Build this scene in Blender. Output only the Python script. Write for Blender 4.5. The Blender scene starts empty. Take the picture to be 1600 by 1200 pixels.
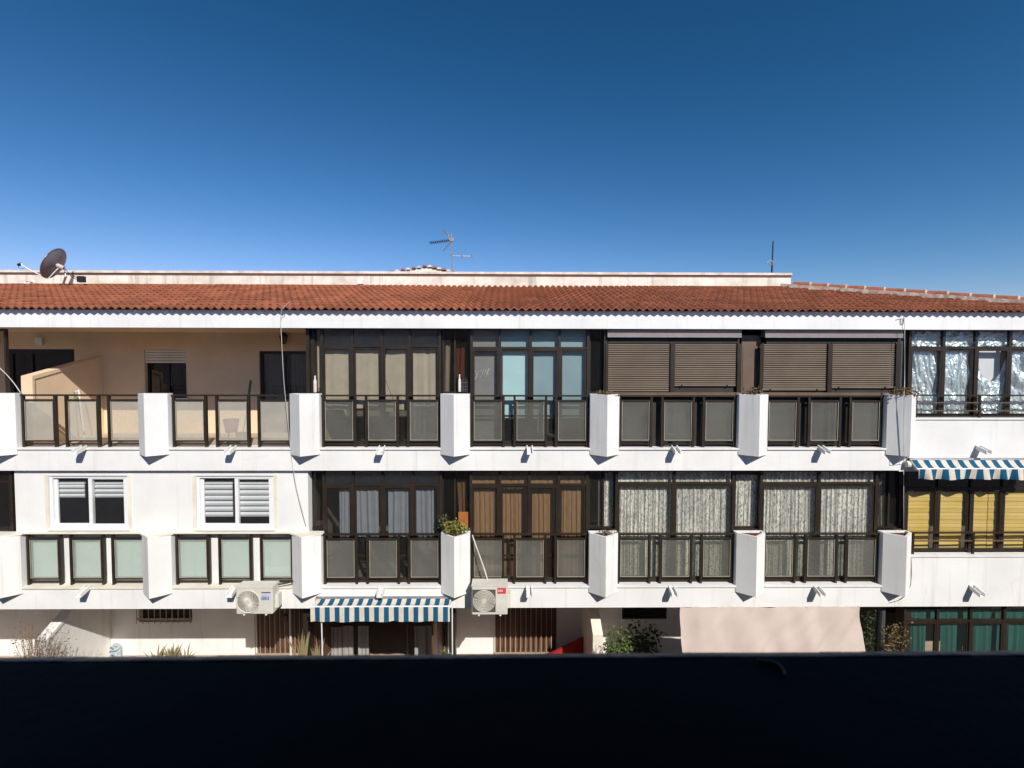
import bpy, bmesh, math, random
from math import sin, cos, pi, radians
from mathutils import Vector, Matrix, noise

random.seed(11)
scene = bpy.context.scene
COL = scene.collection

# ------------------------------------------------------------------ camera
YAW, PITCH, ROLL, FPX = radians(.56), radians(2.19), radians(.11), 760.0
CAM = Vector((0, 0, 7.384))
FW = Vector((sin(YAW)*cos(PITCH), cos(YAW)*cos(PITCH), -sin(PITCH)))
R0 = Vector((cos(YAW), -sin(YAW), 0)); U0 = R0.cross(FW)
RT = R0*cos(ROLL) + U0*sin(ROLL); UP = U0*cos(ROLL) - R0*sin(ROLL)
cam_data = bpy.data.cameras.new('camera')
cam = bpy.data.objects.new('camera', cam_data); COL.objects.link(cam)
cam_data.sensor_width = 36; cam_data.lens = 36*FPX/1600
cam_data.clip_start = .05; cam_data.clip_end = 5000
cam.matrix_world = Matrix(((RT.x, UP.x, -FW.x, CAM.x), (RT.y, UP.y, -FW.y, CAM.y), (RT.z, UP.z, -FW.z, CAM.z), (0, 0, 0, 1)))
cam_data.dof.use_dof = True; cam_data.dof.focus_distance = 10.2; cam_data.dof.aperture_fstop = 5.6
scene.camera = cam

# ------------------------------------------------------------------ sky, sun, exposure
SUN = Vector((.48, -1, .86)).normalized()
world = bpy.data.worlds.new('World'); scene.world = world; world.use_nodes = True
wn = world.node_tree
sky = wn.nodes.new('ShaderNodeTexSky'); sky.sky_type = 'NISHITA'; sky.sun_disc = False
sky.sun_elevation = math.asin(SUN.z); sky.sun_rotation = math.atan2(SUN.x, SUN.y)
sky.altitude = 0; sky.air_density = 1.0; sky.dust_density = 0; sky.ozone_density = 6.0
# the photograph's contrasty rendering of a clear sky, the same for every direction
gam = wn.nodes.new('ShaderNodeGamma'); gam.inputs[1].default_value = 1.45
hsv = wn.nodes.new('ShaderNodeHueSaturation'); hsv.inputs['Saturation'].default_value = 1.01; hsv.inputs['Value'].default_value = .433
sep = wn.nodes.new('ShaderNodeSeparateColor'); cmb = wn.nodes.new('ShaderNodeCombineColor')
wn.links.new(sky.outputs[0], gam.inputs[0]); wn.links.new(gam.outputs[0], hsv.inputs['Color']); wn.links.new(hsv.outputs[0], sep.inputs[0])
for ch, ex, sc in (('Red', 1.5, 1.12), ('Green', 1.0, 1.11), ('Blue', 1.0, .99)):
    pw_ = wn.nodes.new('ShaderNodeMath'); pw_.operation = 'POWER'; pw_.inputs[1].default_value = ex
    ml_ = wn.nodes.new('ShaderNodeMath'); ml_.operation = 'MULTIPLY'; ml_.inputs[1].default_value = sc
    wn.links.new(sep.outputs[ch], pw_.inputs[0]); wn.links.new(pw_.outputs[0], ml_.inputs[0]); wn.links.new(ml_.outputs[0], cmb.inputs[ch])
wn.links.new(cmb.outputs[0], wn.nodes['Background'].inputs[0])
wn.nodes['Background'].inputs[1].default_value = .10
sl = bpy.data.lights.new('sun', 'SUN'); sl.energy = 4.6; sl.angle = radians(.5); sl.color = (1, .945, .86)
so = bpy.data.objects.new('sun', sl); COL.objects.link(so)
so.rotation_euler = (-SUN).to_track_quat('-Z', 'Y').to_euler(); so.location = (8, -16, 22)
vs = scene.view_settings
vs.view_transform = 'Standard'; vs.look = 'None'; vs.gamma = 1; vs.use_curve_mapping = False; vs.exposure = .12
scene.cycles.max_bounces = 5; scene.cycles.diffuse_bounces = 3; scene.cycles.glossy_bounces = 2; scene.cycles.transmission_bounces = 2; scene.cycles.transparent_max_bounces = 8

# ------------------------------------------------------------------ helpers
def W(px, py, Y):
    """point of the photograph's ray (1600x1200 pixels) on the vertical plane at distance Y"""
    d = FW + RT*((px-800)/FPX) - UP*((py-600)/FPX)
    return CAM + d*(Y/d.y)
def WX(px, py, Y): return W(px, py, Y).x
def WZ(px, py, Y): return W(px, py, Y).z

class MB:
    def __init__(s): s.v = []; s.f = []
    def box(s, x0, x1, y0, y1, z0, z1):
        if x0 > x1: x0, x1 = x1, x0
        if y0 > y1: y0, y1 = y1, y0
        if z0 > z1: z0, z1 = z1, z0
        n = len(s.v)
        s.v += [(x0,y0,z0),(x1,y0,z0),(x1,y1,z0),(x0,y1,z0),(x0,y0,z1),(x1,y0,z1),(x1,y1,z1),(x0,y1,z1)]
        s.f += [tuple(n+i for i in q) for q in ((0,3,2,1),(4,5,6,7),(0,1,5,4),(1,2,6,5),(2,3,7,6),(3,0,4,7))]
        return s
    def prism(s, a, b):
        """two matching loops of 3D points joined by side faces and capped"""
        n = len(s.v); k = len(a); s.v += [tuple(p) for p in a] + [tuple(p) for p in b]
        s.f.append(tuple(n+i for i in reversed(range(k)))); s.f.append(tuple(n+k+i for i in range(k)))
        for i in range(k):
            j = (i+1) % k; s.f.append((n+i, n+j, n+k+j, n+k+i))
        return s
    def extx(s, prof, x0, x1):
        return s.prism([(x0, y, z) for y, z in prof], [(x1, y, z) for y, z in prof])
    def extz(s, prof, z0, z1):
        return s.prism([(x, y, z0) for x, y in prof], [(x, y, z1) for x, y in prof])
    def exty(s, prof, y0, y1):
        return s.prism([(x, y1, z) for x, z in prof], [(x, y0, z) for x, z in prof])
    def tube(s, pts, r, n=6, r1=None):
        pts = [Vector(p) for p in pts]; m = len(pts); base = len(s.v)
        for i, p in enumerate(pts):
            t = (pts[min(i+1, m-1)] - pts[max(i-1, 0)]).normalized()
            a = t.cross(Vector((0, 0, 1))) if abs(t.z) < .95 else t.cross(Vector((1, 0, 0)))
            a.normalize(); b = t.cross(a)
            rr = r if r1 is None else r + (r1-r)*i/(m-1)
            for k in range(n):
                q = p + (a*cos(2*pi*k/n) + b*sin(2*pi*k/n))*rr
                s.v.append(tuple(q))
        for i in range(m-1):
            for k in range(n):
                l = (k+1) % n; o = base + i*n
                s.f.append((o+k, o+l, o+n+l, o+n+k))
        s.f.append(tuple(base+k for k in reversed(range(n)))); s.f.append(tuple(base+(m-1)*n+k for k in range(n)))
        return s
    def grid(s, fn, nu, nv):
        base = len(s.v)
        for j in range(nv+1):
            for i in range(nu+1): s.v.append(tuple(fn(i/nu, j/nv)))
        for j in range(nv):
            for i in range(nu):
                a = base + j*(nu+1)+i; s.f.append((a, a+1, a+nu+2, a+nu+1))
        return s
    def mesh(s, name, mat, smooth=False, fix=False):
        me = bpy.data.meshes.new(name); me.from_pydata(s.v, [], s.f); me.materials.append(mat)
        if fix:
            bm = bmesh.new(); bm.from_mesh(me); bmesh.ops.recalc_face_normals(bm, faces=bm.faces); bm.to_mesh(me); bm.free()
        if smooth: me.polygons.foreach_set('use_smooth', [True]*len(me.polygons))
        me.update(); return me

WL = {}
def put(me, name, loc=(0, 0, 0), parent=None):
    o = bpy.data.objects.new(name, me); COL.objects.link(o)
    loc = Vector(loc); WL[o.name] = loc
    if parent is not None:
        o.parent = parent; o.location = loc - WL[parent.name]
    else: o.location = loc
    return o
def part(mb, name, mat, parent, smooth=False, fix=True, kind=None):
    o = put(mb.mesh(name, mat, smooth, fix), name, (0, 0, 0), parent)
    if kind: o['kind'] = kind
    return o
def root(name, loc, label, cat, group=None):
    o = put(None, name, loc); o['label'] = label; o['category'] = cat
    if group: o['group'] = group
    return o
def thing(mb, name, mat, label, cat, group=None, smooth=False, fix=True):
    # origin of a one-mesh thing at its base centre
    xs = [v[0] for v in mb.v]; ys = [v[1] for v in mb.v]; zs = [v[2] for v in mb.v]
    c = Vector(((min(xs)+max(xs))/2, (min(ys)+max(ys))/2, min(zs)))
    mb.v = [(x-c.x, y-c.y, z-c.z) for x, y, z in mb.v]
    o = put(mb.mesh(name, mat, smooth, fix), name, c); o['label'] = label; o['category'] = cat
    if group: o['group'] = group
    return o
def struct(mb, name, mat):
    o = put(mb.mesh(name, mat, False, True), name); o['kind'] = 'structure'; return o

# ------------------------------------------------------------------ materials
def nodes(name):
    m = bpy.data.materials.new(name); m.use_nodes = True
    nt = m.node_tree; return m, nt, nt.nodes['Principled BSDF']
def pos(nt, scale):
    g = nt.nodes.new('ShaderNodeNewGeometry'); mp = nt.nodes.new('ShaderNodeMapping')
    nt.links.new(g.outputs['Position'], mp.inputs[0])
    mp.inputs['Scale'].default_value = scale if isinstance(scale, tuple) else (scale,)*3
    return mp.outputs[0]
def noise_fac(nt, scale, detail=4, lo=.35, hi=.65, rough=.6):
    n = nt.nodes.new('ShaderNodeTexNoise'); nt.links.new(pos(nt, scale), n.inputs['Vector'])
    n.inputs['Scale'].default_value = 1; n.inputs['Detail'].default_value = detail; n.inputs['Roughness'].default_value = rough
    r = nt.nodes.new('ShaderNodeMapRange'); nt.links.new(n.outputs['Fac'], r.inputs[0])
    r.inputs[1].default_value = lo; r.inputs[2].default_value = hi
    return r.outputs[0], n
def mixc(nt, fac, a, b):
    x = nt.nodes.new('ShaderNodeMix'); x.data_type = 'RGBA'
    if isinstance(fac, float): x.inputs[0].default_value = fac
    else: nt.links.new(fac, x.inputs[0])
    for i, c in ((6, a), (7, b)):
        if isinstance(c, tuple): x.inputs[i].default_value = (*c, 1)
        else: nt.links.new(c, x.inputs[i])
    return x.outputs[2]
def mat(name, col, rough=.6, metal=0, col2=None, scale=3.0, bump=0, bscale=40, spec=.5, streak=None, lo=.35, hi=.65, cracks=False):
    m, nt, b = nodes(name)
    b.inputs['Roughness'].default_value = rough; b.inputs['Metallic'].default_value = metal
    b.inputs['Specular IOR Level'].default_value = spec
    if col2 is None: col2 = tuple(c*.8 for c in col)
    f, _ = noise_fac(nt, scale, 3, lo, hi)
    c = mixc(nt, f, col, col2)
    if streak:
        sc, amount, lo2, hi2 = streak
        f2, _ = noise_fac(nt, (5.5, 5.5, .35), 3, lo2, hi2)
        mm = nt.nodes.new('ShaderNodeMath'); mm.operation = 'MULTIPLY'; mm.inputs[1].default_value = amount
        nt.links.new(f2, mm.inputs[0]); c = mixc(nt, mm.outputs[0], c, sc)
    if cracks:      # hairline cracks and filled seams, only here and there
        v = nt.nodes.new('ShaderNodeTexVoronoi'); v.feature = 'DISTANCE_TO_EDGE'; nt.links.new(pos(nt, (.9, .9, .55)), v.inputs['Vector']); v.inputs['Scale'].default_value = 1
        q = nt.nodes.new('ShaderNodeMath'); q.operation = 'LESS_THAN'; q.inputs[1].default_value = .0035; nt.links.new(v.outputs['Distance'], q.inputs[0])
        f3, _ = noise_fac(nt, .8, 2, .5, .62)
        m5 = nt.nodes.new('ShaderNodeMath'); m5.operation = 'MULTIPLY'; nt.links.new(q.outputs[0], m5.inputs[0]); nt.links.new(f3, m5.inputs[1])
        m6 = nt.nodes.new('ShaderNodeMath'); m6.operation = 'MULTIPLY'; nt.links.new(m5.outputs[0], m6.inputs[0]); m6.inputs[1].default_value = .2
        c = mixc(nt, m6.outputs[0], c, (.36, .34, .31))
    nt.links.new(c, b.inputs['Base Color'])
    if bump:
        n = nt.nodes.new('ShaderNodeTexNoise'); nt.links.new(pos(nt, bscale), n.inputs['Vector']); n.inputs['Scale'].default_value = 1
        n.inputs['Detail'].default_value = 2
        bp = nt.nodes.new('ShaderNodeBump'); bp.inputs['Strength'].default_value = bump; bp.inputs['Distance'].default_value = .01
        nt.links.new(n.outputs['Fac'], bp.inputs['Height']); nt.links.new(bp.outputs[0], b.inputs['Normal'])
    return m

WHITE = mat('white_paint', (.815, .81, .795), .75, col2=(.73, .725, .71), scale=.9, bump=.2, bscale=30, spec=.2, streak=((.46, .44, .40), .5, .55, .80), cracks=True)
CREAM = mat('cream_paint', (.80, .76, .66), .8, col2=(.70, .64, .53), scale=2.5, bump=.2, spec=.2)
BEIGE = mat('beige_stucco', (.80, .62, .43), .85, col2=(.73, .55, .37), scale=1.2, bump=.3, bscale=60, spec=.15)
STONE = mat('weathered_parapet', (.74, .74, .665), .9, col2=(.54, .515, .44), scale=2.2, bump=.4, bscale=18, spec=.1, streak=((.27, .25, .21), .7, .54, .74), lo=.38, hi=.72)
COPING = mat('coping_stone', (.74, .70, .64), .85, col2=(.52, .47, .41), scale=3.5, spec=.1)
BROWN = mat('bronze_aluminium', (.036, .026, .018), .42, .2, col2=(.025, .018, .012), scale=3)
BROWN_L = mat('brown_aluminium_light', (.16, .105, .07), .5, .1, col2=(.12, .08, .055), scale=3)
SHUTTER = mat('shutter_brown', (.215, .165, .125), .5, 0, col2=(.185, .14, .105), scale=2.0)
BOXPINK = mat('shutter_box_metal', (.30, .24, .235), .45, .2, col2=(.25, .20, .195), scale=2)
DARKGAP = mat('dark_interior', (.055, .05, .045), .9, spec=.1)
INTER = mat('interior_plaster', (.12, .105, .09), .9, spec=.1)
FLOORT = mat('terrace_tiles', (.52, .42, .33), .6, col2=(.44, .34, .27), scale=5)
CONC = mat('street_asphalt', (.26, .24, .21), .9, col2=(.2, .185, .165), scale=2, bump=.3)
FACING = mat('opposite_wall_paint', (.80, .76, .68), .85, spec=.1)
BLACKP = mat('black_parapet_paint', (.0032, .0031, .0033), .6, col2=(.0022, .0022, .0024), scale=14, spec=.06, bump=.08, bscale=60)
PVC = mat('white_plastic', (.82, .83, .84), .35, col2=(.78, .79, .80), scale=6)
SOIL = mat('red_soil', (.16, .055, .03), .95, col2=(.08, .035, .02), scale=25, bump=.8, bscale=60, spec=.05)
MORTAR = mat('ridge_mortar', (.46, .40, .36), .95, col2=(.25, .20, .17), scale=7, bump=.6, bscale=30, spec=.05)
METAL = mat('galvanised_metal', (.45, .45, .46), .4, .8, col2=(.34, .34, .35), scale=12)
DISH = mat('dish_grey', (.20, .225, .25), .6, .0, col2=(.175, .195, .22), scale=4)
DARKMETAL = mat('dark_metal', (.03, .032, .036), .5, .5)
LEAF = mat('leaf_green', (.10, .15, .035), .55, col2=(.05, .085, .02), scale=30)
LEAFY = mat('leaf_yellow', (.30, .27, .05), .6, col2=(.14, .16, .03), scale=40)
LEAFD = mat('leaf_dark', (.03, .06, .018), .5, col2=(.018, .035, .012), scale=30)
DRY = mat('dry_twigs', (.23, .15, .09), .85, col2=(.13, .085, .05), scale=30)
OLIVE = mat('dry_olive_leaves', (.17, .15, .05), .8, col2=(.15, .075, .03), scale=40)
REED = mat('aloe_leaves', (.22, .23, .10), .6, col2=(.28, .17, .11), scale=14)
ORANGE = mat('orange_board', (.38, .125, .03), .6, col2=(.33, .105, .026), scale=5)
REDP = mat('red_canvas', (.36, .02, .014), .6, col2=(.30, .016, .012), scale=4)
WOOD = mat('dark_wood', (.14, .065, .038), .55, col2=(.085, .04, .024), scale=(14, 14, 1.2))
PINK = mat('pink_plastic', (.95, .10, .42), .4)
GREENP = mat('green_plastic', (.03, .30, .20), .4)
CABLE = mat('pale_cable', (.62, .61, .58), .6)
BCABLE = mat('black_cable', (.012, .012, .013), .5)
ACW = mat('ac_casing', (.66, .64, .57), .5, col2=(.58, .555, .48), scale=3)
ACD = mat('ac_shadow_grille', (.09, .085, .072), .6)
REDL = mat('red_sticker', (.60, .07, .10), .5)
BLUEL = mat('blue_sticker', (.06, .20, .40), .5)
LILAC = mat('lilac_sticker', (.62, .60, .72), .5)
PINKW = mat('pale_lettering', (.9, .62, .62), .5)
BLIND = mat('white_blind', (.80, .80, .84), .6, col2=(.74, .75, .80), scale=3)
BLINDG = mat('grey_blind', (.22, .22, .21), .7, col2=(.19, .19, .185), scale=3)
AQUA = mat('aqua_blind', (.46, .68, .71), .7, col2=(.42, .63, .67), scale=1.5)
AQUAD = mat('aqua_blind_deep', (.255, .375, .415), .7, col2=(.225, .34, .38), scale=1.5)
PIPEG = mat('grey_pipe', (.075, .08, .085), .5)

def tile_material():
    m, nt, b = nodes('red_roof_tile')
    oi = nt.nodes.new('ShaderNodeObjectInfo')
    f, _ = noise_fac(nt, 2.2, 5, .3, .7)
    g, _ = noise_fac(nt, 22, 4, .35, .75)
    c = mixc(nt, f, (.335, .104, .050), (.245, .070, .036))
    c = mixc(nt, g, c, (.36, .15, .085))
    h = nt.nodes.new('ShaderNodeMapRange'); nt.links.new(oi.outputs['Random'], h.inputs[0]); h.inputs[3].default_value = .88; h.inputs[4].default_value = 1.1
    hs = nt.nodes.new('ShaderNodeHueSaturation'); nt.links.new(c, hs.inputs['Color']); nt.links.new(h.outputs[0], hs.inputs['Value'])
    # each tile its own firing: one random value per tile cell
    g2 = nt.nodes.new('ShaderNodeNewGeometry'); sn_ = nt.nodes.new('ShaderNodeVectorMath'); sn_.operation = 'SNAP'
    sn_.inputs[1].default_value = (.3165, .325, 50); ad = nt.nodes.new('ShaderNodeVectorMath'); ad.operation = 'ADD'; ad.inputs[1].default_value = (14.5, -9.885+.02, 0)
    nt.links.new(g2.outputs['Position'], ad.inputs[0]); nt.links.new(ad.outputs[0], sn_.inputs[0])
    wn_ = nt.nodes.new('ShaderNodeTexWhiteNoise'); nt.links.new(sn_.outputs[0], wn_.inputs['Vector'])
    mr = nt.nodes.new('ShaderNodeMapRange'); nt.links.new(wn_.outputs['Value'], mr.inputs[0]); mr.inputs[3].default_value = .80; mr.inputs[4].default_value = 1.14
    hs2 = nt.nodes.new('ShaderNodeHueSaturation'); nt.links.new(hs.outputs[0], hs2.inputs['Color']); nt.links.new(mr.outputs[0], hs2.inputs['Value'])
    k, _ = noise_fac(nt, 6, 5, .60, .78)
    c2 = mixc(nt, k, hs2.outputs[0], (.12, .085, .05))
    nt.links.new(c2, b.inputs['Base Color']); b.inputs['Roughness'].default_value = .8; b.inputs['Specular IOR Level'].default_value = .2
    return m
TILE = tile_material()

def glass_material(name, tint=(.90, .91, .89), gloss=.045, dirt=.035, dcol=(.35, .35, .33)):
    m = bpy.data.materials.new(name); m.use_nodes = True; nt = m.node_tree; nt.nodes.clear()
    out = nt.nodes.new('ShaderNodeOutputMaterial')
    tr = nt.nodes.new('ShaderNodeBsdfTransparent'); tr.inputs[0].default_value = (*tint, 1)
    gl = nt.nodes.new('ShaderNodeBsdfGlossy'); gl.inputs['Roughness'].default_value = .03
    df = nt.nodes.new('ShaderNodeBsdfDiffuse'); df.inputs[0].default_value = (*dcol, 1)
    lw = nt.nodes.new('ShaderNodeLayerWeight'); lw.inputs[0].default_value = .5
    p5 = nt.nodes.new('ShaderNodeMath'); p5.operation = 'POWER'; p5.inputs[1].default_value = 5; nt.links.new(lw.outputs['Facing'], p5.inputs[0])
    fr = nt.nodes.new('ShaderNodeMath'); fr.operation = 'MULTIPLY_ADD'; fr.inputs[1].default_value = .9; fr.inputs[2].default_value = gloss; nt.links.new(p5.outputs[0], fr.inputs[0])
    m1 = nt.nodes.new('ShaderNodeMixShader'); m2 = nt.nodes.new('ShaderNodeMixShader')
    if dirt > .1:
        f, _ = noise_fac(nt, 1.7, 2, .25, .8)
        mm = nt.nodes.new('ShaderNodeMath'); mm.operation = 'MULTIPLY_ADD'; mm.inputs[1].default_value = dirt*.6; mm.inputs[2].default_value = dirt*.8
        oi = nt.nodes.new('ShaderNodeObjectInfo'); mv = nt.nodes.new('ShaderNodeMath'); mv.operation = 'MULTIPLY_ADD'; mv.inputs[1].default_value = .09
        nt.links.new(f, mm.inputs[0]); nt.links.new(oi.outputs['Random'], mv.inputs[0]); nt.links.new(mm.outputs[0], mv.inputs[2]); nt.links.new(mv.outputs[0], m1.inputs[0])
    else: m1.inputs[0].default_value = dirt
    nt.links.new(tr.outputs[0], m1.inputs[1]); nt.links.new(df.outputs[0], m1.inputs[2])
    nt.links.new(fr.outputs[0], m2.inputs[0]); nt.links.new(m1.outputs[0], m2.inputs[1]); nt.links.new(gl.outputs[0], m2.inputs[2])
    nt.links.new(m2.outputs[0], out.inputs[0]); return m
GLASS = glass_material('window_glass')
GLASSR = glass_material('reflective_window_glass', (.90, .92, .90), gloss=.12)
GLASSD = glass_material('smoked_window_glass', (.62, .61, .58), dirt=.02)
PANEL = glass_material('wired_panel_glass', (.90, .91, .88), dirt=.14, dcol=(.33, .325, .295))
FROST = glass_material('frosted_panel_glass', (.93, .92, .88), dirt=.36, dcol=(.60, .57, .50))
FROSTG = glass_material('pale_green_panel_glass', (.93, .975, .95), dirt=.2, dcol=(.64, .73, .67))

def fabric(name, col, trans=.35, col2=None, scale=6):
    m, nt, b = nodes(name)
    f, _ = noise_fac(nt, scale, 4, .3, .7)
    c = mixc(nt, f, col, col2 or tuple(x*.86 for x in col))
    nt.links.new(c, b.inputs['Base Color']); b.inputs['Roughness'].default_value = .9; b.inputs['Specular IOR Level'].default_value = .1
    t = nt.nodes.new('ShaderNodeBsdfTranslucent'); nt.links.new(c, t.inputs[0])
    mx = nt.nodes.new('ShaderNodeMixShader'); mx.inputs[0].default_value = trans
    out = nt.nodes['Material Output']; nt.links.new(b.outputs[0], mx.inputs[1]); nt.links.new(t.outputs[0], mx.inputs[2]); nt.links.new(mx.outputs[0], out.inputs[0])
    return m
C_BEIGE = fabric('beige_curtain', (.56, .48, .375), .25)
C_BLUE = fabric('blue_grey_curtain', (.27, .29, .33), .25)
C_BROWN = fabric('brown_curtain', (.36, .22, .115), .25, (.25, .14, .07), (40, 40, 5))
C_GREY = fabric('grey_curtain', (.42, .41, .40), .2)
C_GREEN = fabric('green_curtain', (.045, .17, .145), .3)
C_SHEER = fabric('sheer_dark_curtain', (.34, .34, .38), .4)
C_AWN = fabric('pink_beige_canvas', (.66, .555, .50), .12, (.58, .48, .43), 1.3)
C_RUST = fabric('rust_brown_curtain', (.20, .065, .035), .2)

def lace_material():
    m, nt, b = nodes('lace_curtain'); b.inputs['Base Color'].default_value = (.80, .78, .72, 1); b.inputs['Roughness'].default_value = .9
    v = nt.nodes.new('ShaderNodeTexVoronoi'); nt.links.new(pos(nt, (38, 38, 26)), v.inputs['Vector']); v.inputs['Scale'].default_value = 1
    f, _ = noise_fac(nt, (30, 30, 16), 3, .38, .58)
    r = nt.nodes.new('ShaderNodeMapRange'); nt.links.new(v.outputs['Distance'], r.inputs[0])
    r.inputs[1].default_value = .25; r.inputs[2].default_value = .6; r.inputs[3].default_value = .68; r.inputs[4].default_value = .95
    mm = nt.nodes.new('ShaderNodeMath'); mm.operation = 'MULTIPLY_ADD'; nt.links.new(f, mm.inputs[0]); nt.links.new(r.outputs[0], mm.inputs[1]); mm.inputs[2].default_value = .10
    cf, _ = noise_fac(nt, (17, 17, .5), 3, .44, .62)
    m3 = nt.nodes.new('ShaderNodeMath'); m3.operation = 'MULTIPLY_ADD'; nt.links.new(cf, m3.inputs[0]); m3.inputs[1].default_value = .70; m3.inputs[2].default_value = .30
    m4 = nt.nodes.new('ShaderNodeMath'); m4.operation = 'MULTIPLY_ADD'; nt.links.new(mm.outputs[0], m4.inputs[0]); nt.links.new(m3.outputs[0], m4.inputs[1]); m4.inputs[2].default_value = .30; m4.use_clamp = True
    mm.use_clamp = True
    t = nt.nodes.new('ShaderNodeBsdfTransparent'); mx = nt.nodes.new('ShaderNodeMixShader')
    out = nt.nodes['Material Output']; nt.links.new(m4.outputs[0], mx.inputs[0]); nt.links.new(t.outputs[0], mx.inputs[1]); nt.links.new(b.outputs[0], mx.inputs[2]); nt.links.new(mx.outputs[0], out.inputs[0])
    return m
LACE = lace_material()

def bamboo_material():
    m, nt, b = nodes('yellow_cane_blind')
    g = nt.nodes.new('ShaderNodeNewGeometry'); s = nt.nodes.new('ShaderNodeSeparateXYZ'); nt.links.new(g.outputs['Position'], s.inputs[0])
    f, _ = noise_fac(nt, (1.2, 1.2, 45), 3, .3, .7)
    c = mixc(nt, f, (.80, .555, .12), (.60, .40, .075))
    h, _ = noise_fac(nt, (2, 2, 4), 3, .3, .7)
    c = mixc(nt, h, c, (.76, .56, .20))
    w = nt.nodes.new('ShaderNodeMath'); w.operation = 'PINGPONG'; nt.links.new(s.outputs['Z'], w.inputs[0]); w.inputs[1].default_value = .04
    q = nt.nodes.new('ShaderNodeMath'); q.operation = 'LESS_THAN'; nt.links.new(w.outputs[0], q.inputs[0]); q.inputs[1].default_value = .0035
    c = mixc(nt, q.outputs[0], c, (.25, .16, .04))
    nt.links.new(c, b.inputs['Base Color']); b.inputs['Roughness'].default_value = .7; return m
CANE = bamboo_material()

def foil_material():
    m, nt, b = nodes('crumpled_silver_foil'); b.inputs['Base Color'].default_value = (.80, .90, .94, 1)
    b.inputs['Metallic'].default_value = .65; b.inputs['Roughness'].default_value = .40
    n = nt.nodes.new('ShaderNodeTexNoise'); nt.links.new(pos(nt, (16, 16, 9)), n.inputs['Vector']); n.inputs['Scale'].default_value = 1; n.inputs['Detail'].default_value = 5
    n.inputs['Distortion'].default_value = 1.2
    bp = nt.nodes.new('ShaderNodeBump'); bp.inputs['Strength'].default_value = .35; bp.inputs['Distance'].default_value = .03
    nt.links.new(n.outputs['Fac'], bp.inputs['Height']); nt.links.new(bp.outputs[0], b.inputs['Normal']); return m
FOIL = foil_material()

def stripe_material(name, x0, period, duty=.5):
    m, nt, b = nodes(name)
    g = nt.nodes.new('ShaderNodeNewGeometry'); s = nt.nodes.new('ShaderNodeSeparateXYZ'); nt.links.new(g.outputs['Position'], s.inputs[0])
    a = nt.nodes.new('ShaderNodeMath'); a.operation = 'SUBTRACT'; nt.links.new(s.outputs['X'], a.inputs[0]); a.inputs[1].default_value = x0
    d = nt.nodes.new('ShaderNodeMath'); d.operation = 'DIVIDE'; nt.links.new(a.outputs[0], d.inputs[0]); d.inputs[1].default_value = period
    f = nt.nodes.new('ShaderNodeMath'); f.operation = 'FRACT'; nt.links.new(d.outputs[0], f.inputs[0])
    q = nt.nodes.new('ShaderNodeMath'); q.operation = 'LESS_THAN'; nt.links.new(f.outputs[0], q.inputs[0]); q.inputs[1].default_value = duty
    n1, _ = noise_fac(nt, 5, 4, .3, .75)
    wc = mixc(nt, n1, (.78, .73, .62), (.62, .53, .44)); bc = mixc(nt, n1, (.012, .105, .215), (.018, .10, .19))
    c = mixc(nt, q.outputs[0], wc, bc); nt.links.new(c, b.inputs['Base Color']); b.inputs['Roughness'].default_value = .85; b.inputs['Specular IOR Level'].default_value = .1
    t = nt.nodes.new('ShaderNodeBsdfTranslucent'); nt.links.new(c, t.inputs[0])
    mx = nt.nodes.new('ShaderNodeMixShader'); mx.inputs[0].default_value = .12
    out = nt.nodes['Material Output']; nt.links.new(b.outputs[0], mx.inputs[1]); nt.links.new(t.outputs[0], mx.inputs[2]); nt.links.new(mx.outputs[0], out.inputs[0])
    return m

# ------------------------------------------------------------------ main dimensions
P = [-10.32 + 3.083*i for i in range(-1, 8)]          # planter axes, P[1] is the leftmost in view
P = P[1:]                                               # P[0] .. P[6] in view, P[7] beyond the frame
YF = 10.0                                               # slab faces
YR, YG = 10.11, 10.19                                   # railings, glazing
YB = 12.2                                               # back wall of the terraces
Z2 = WZ(700, 698.5, YR); Z1 = Z2 - 2.897
ZB2, ZB1 = 5.208, 2.311                                 # undersides of the two slab bands
ZE = 8.14                                               # underside of the roof fascia
XL, XR = -14.5, 13.2
S = Z2 - Z1

# ------------------------------------------------------------------ ground and the building the photo is taken from
struct(MB().box(-400, 400, -400, 400, -.5, -.12), 'street', CONC)
near = MB()
near.box(-30, 30, -2.6, -2.3, -.12, 9.2); near.box(-30, -2.6, -2.29, -.35, -.12, 8.54); near.box(2.6, 30, -2.29, -.35, -.12, 8.54); near.box(-2.59, 2.59, -.6, -.35, -.12, 5.39)
struct(near, 'wall', FACING)
struct(MB().box(-30, 30, -2.28, .32, 8.55, 8.8), 'ceiling', FACING)
struct(MB().box(-30, 30, -2.28, .2, 5.4, 5.6), 'floor', FLOORT)

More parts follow.
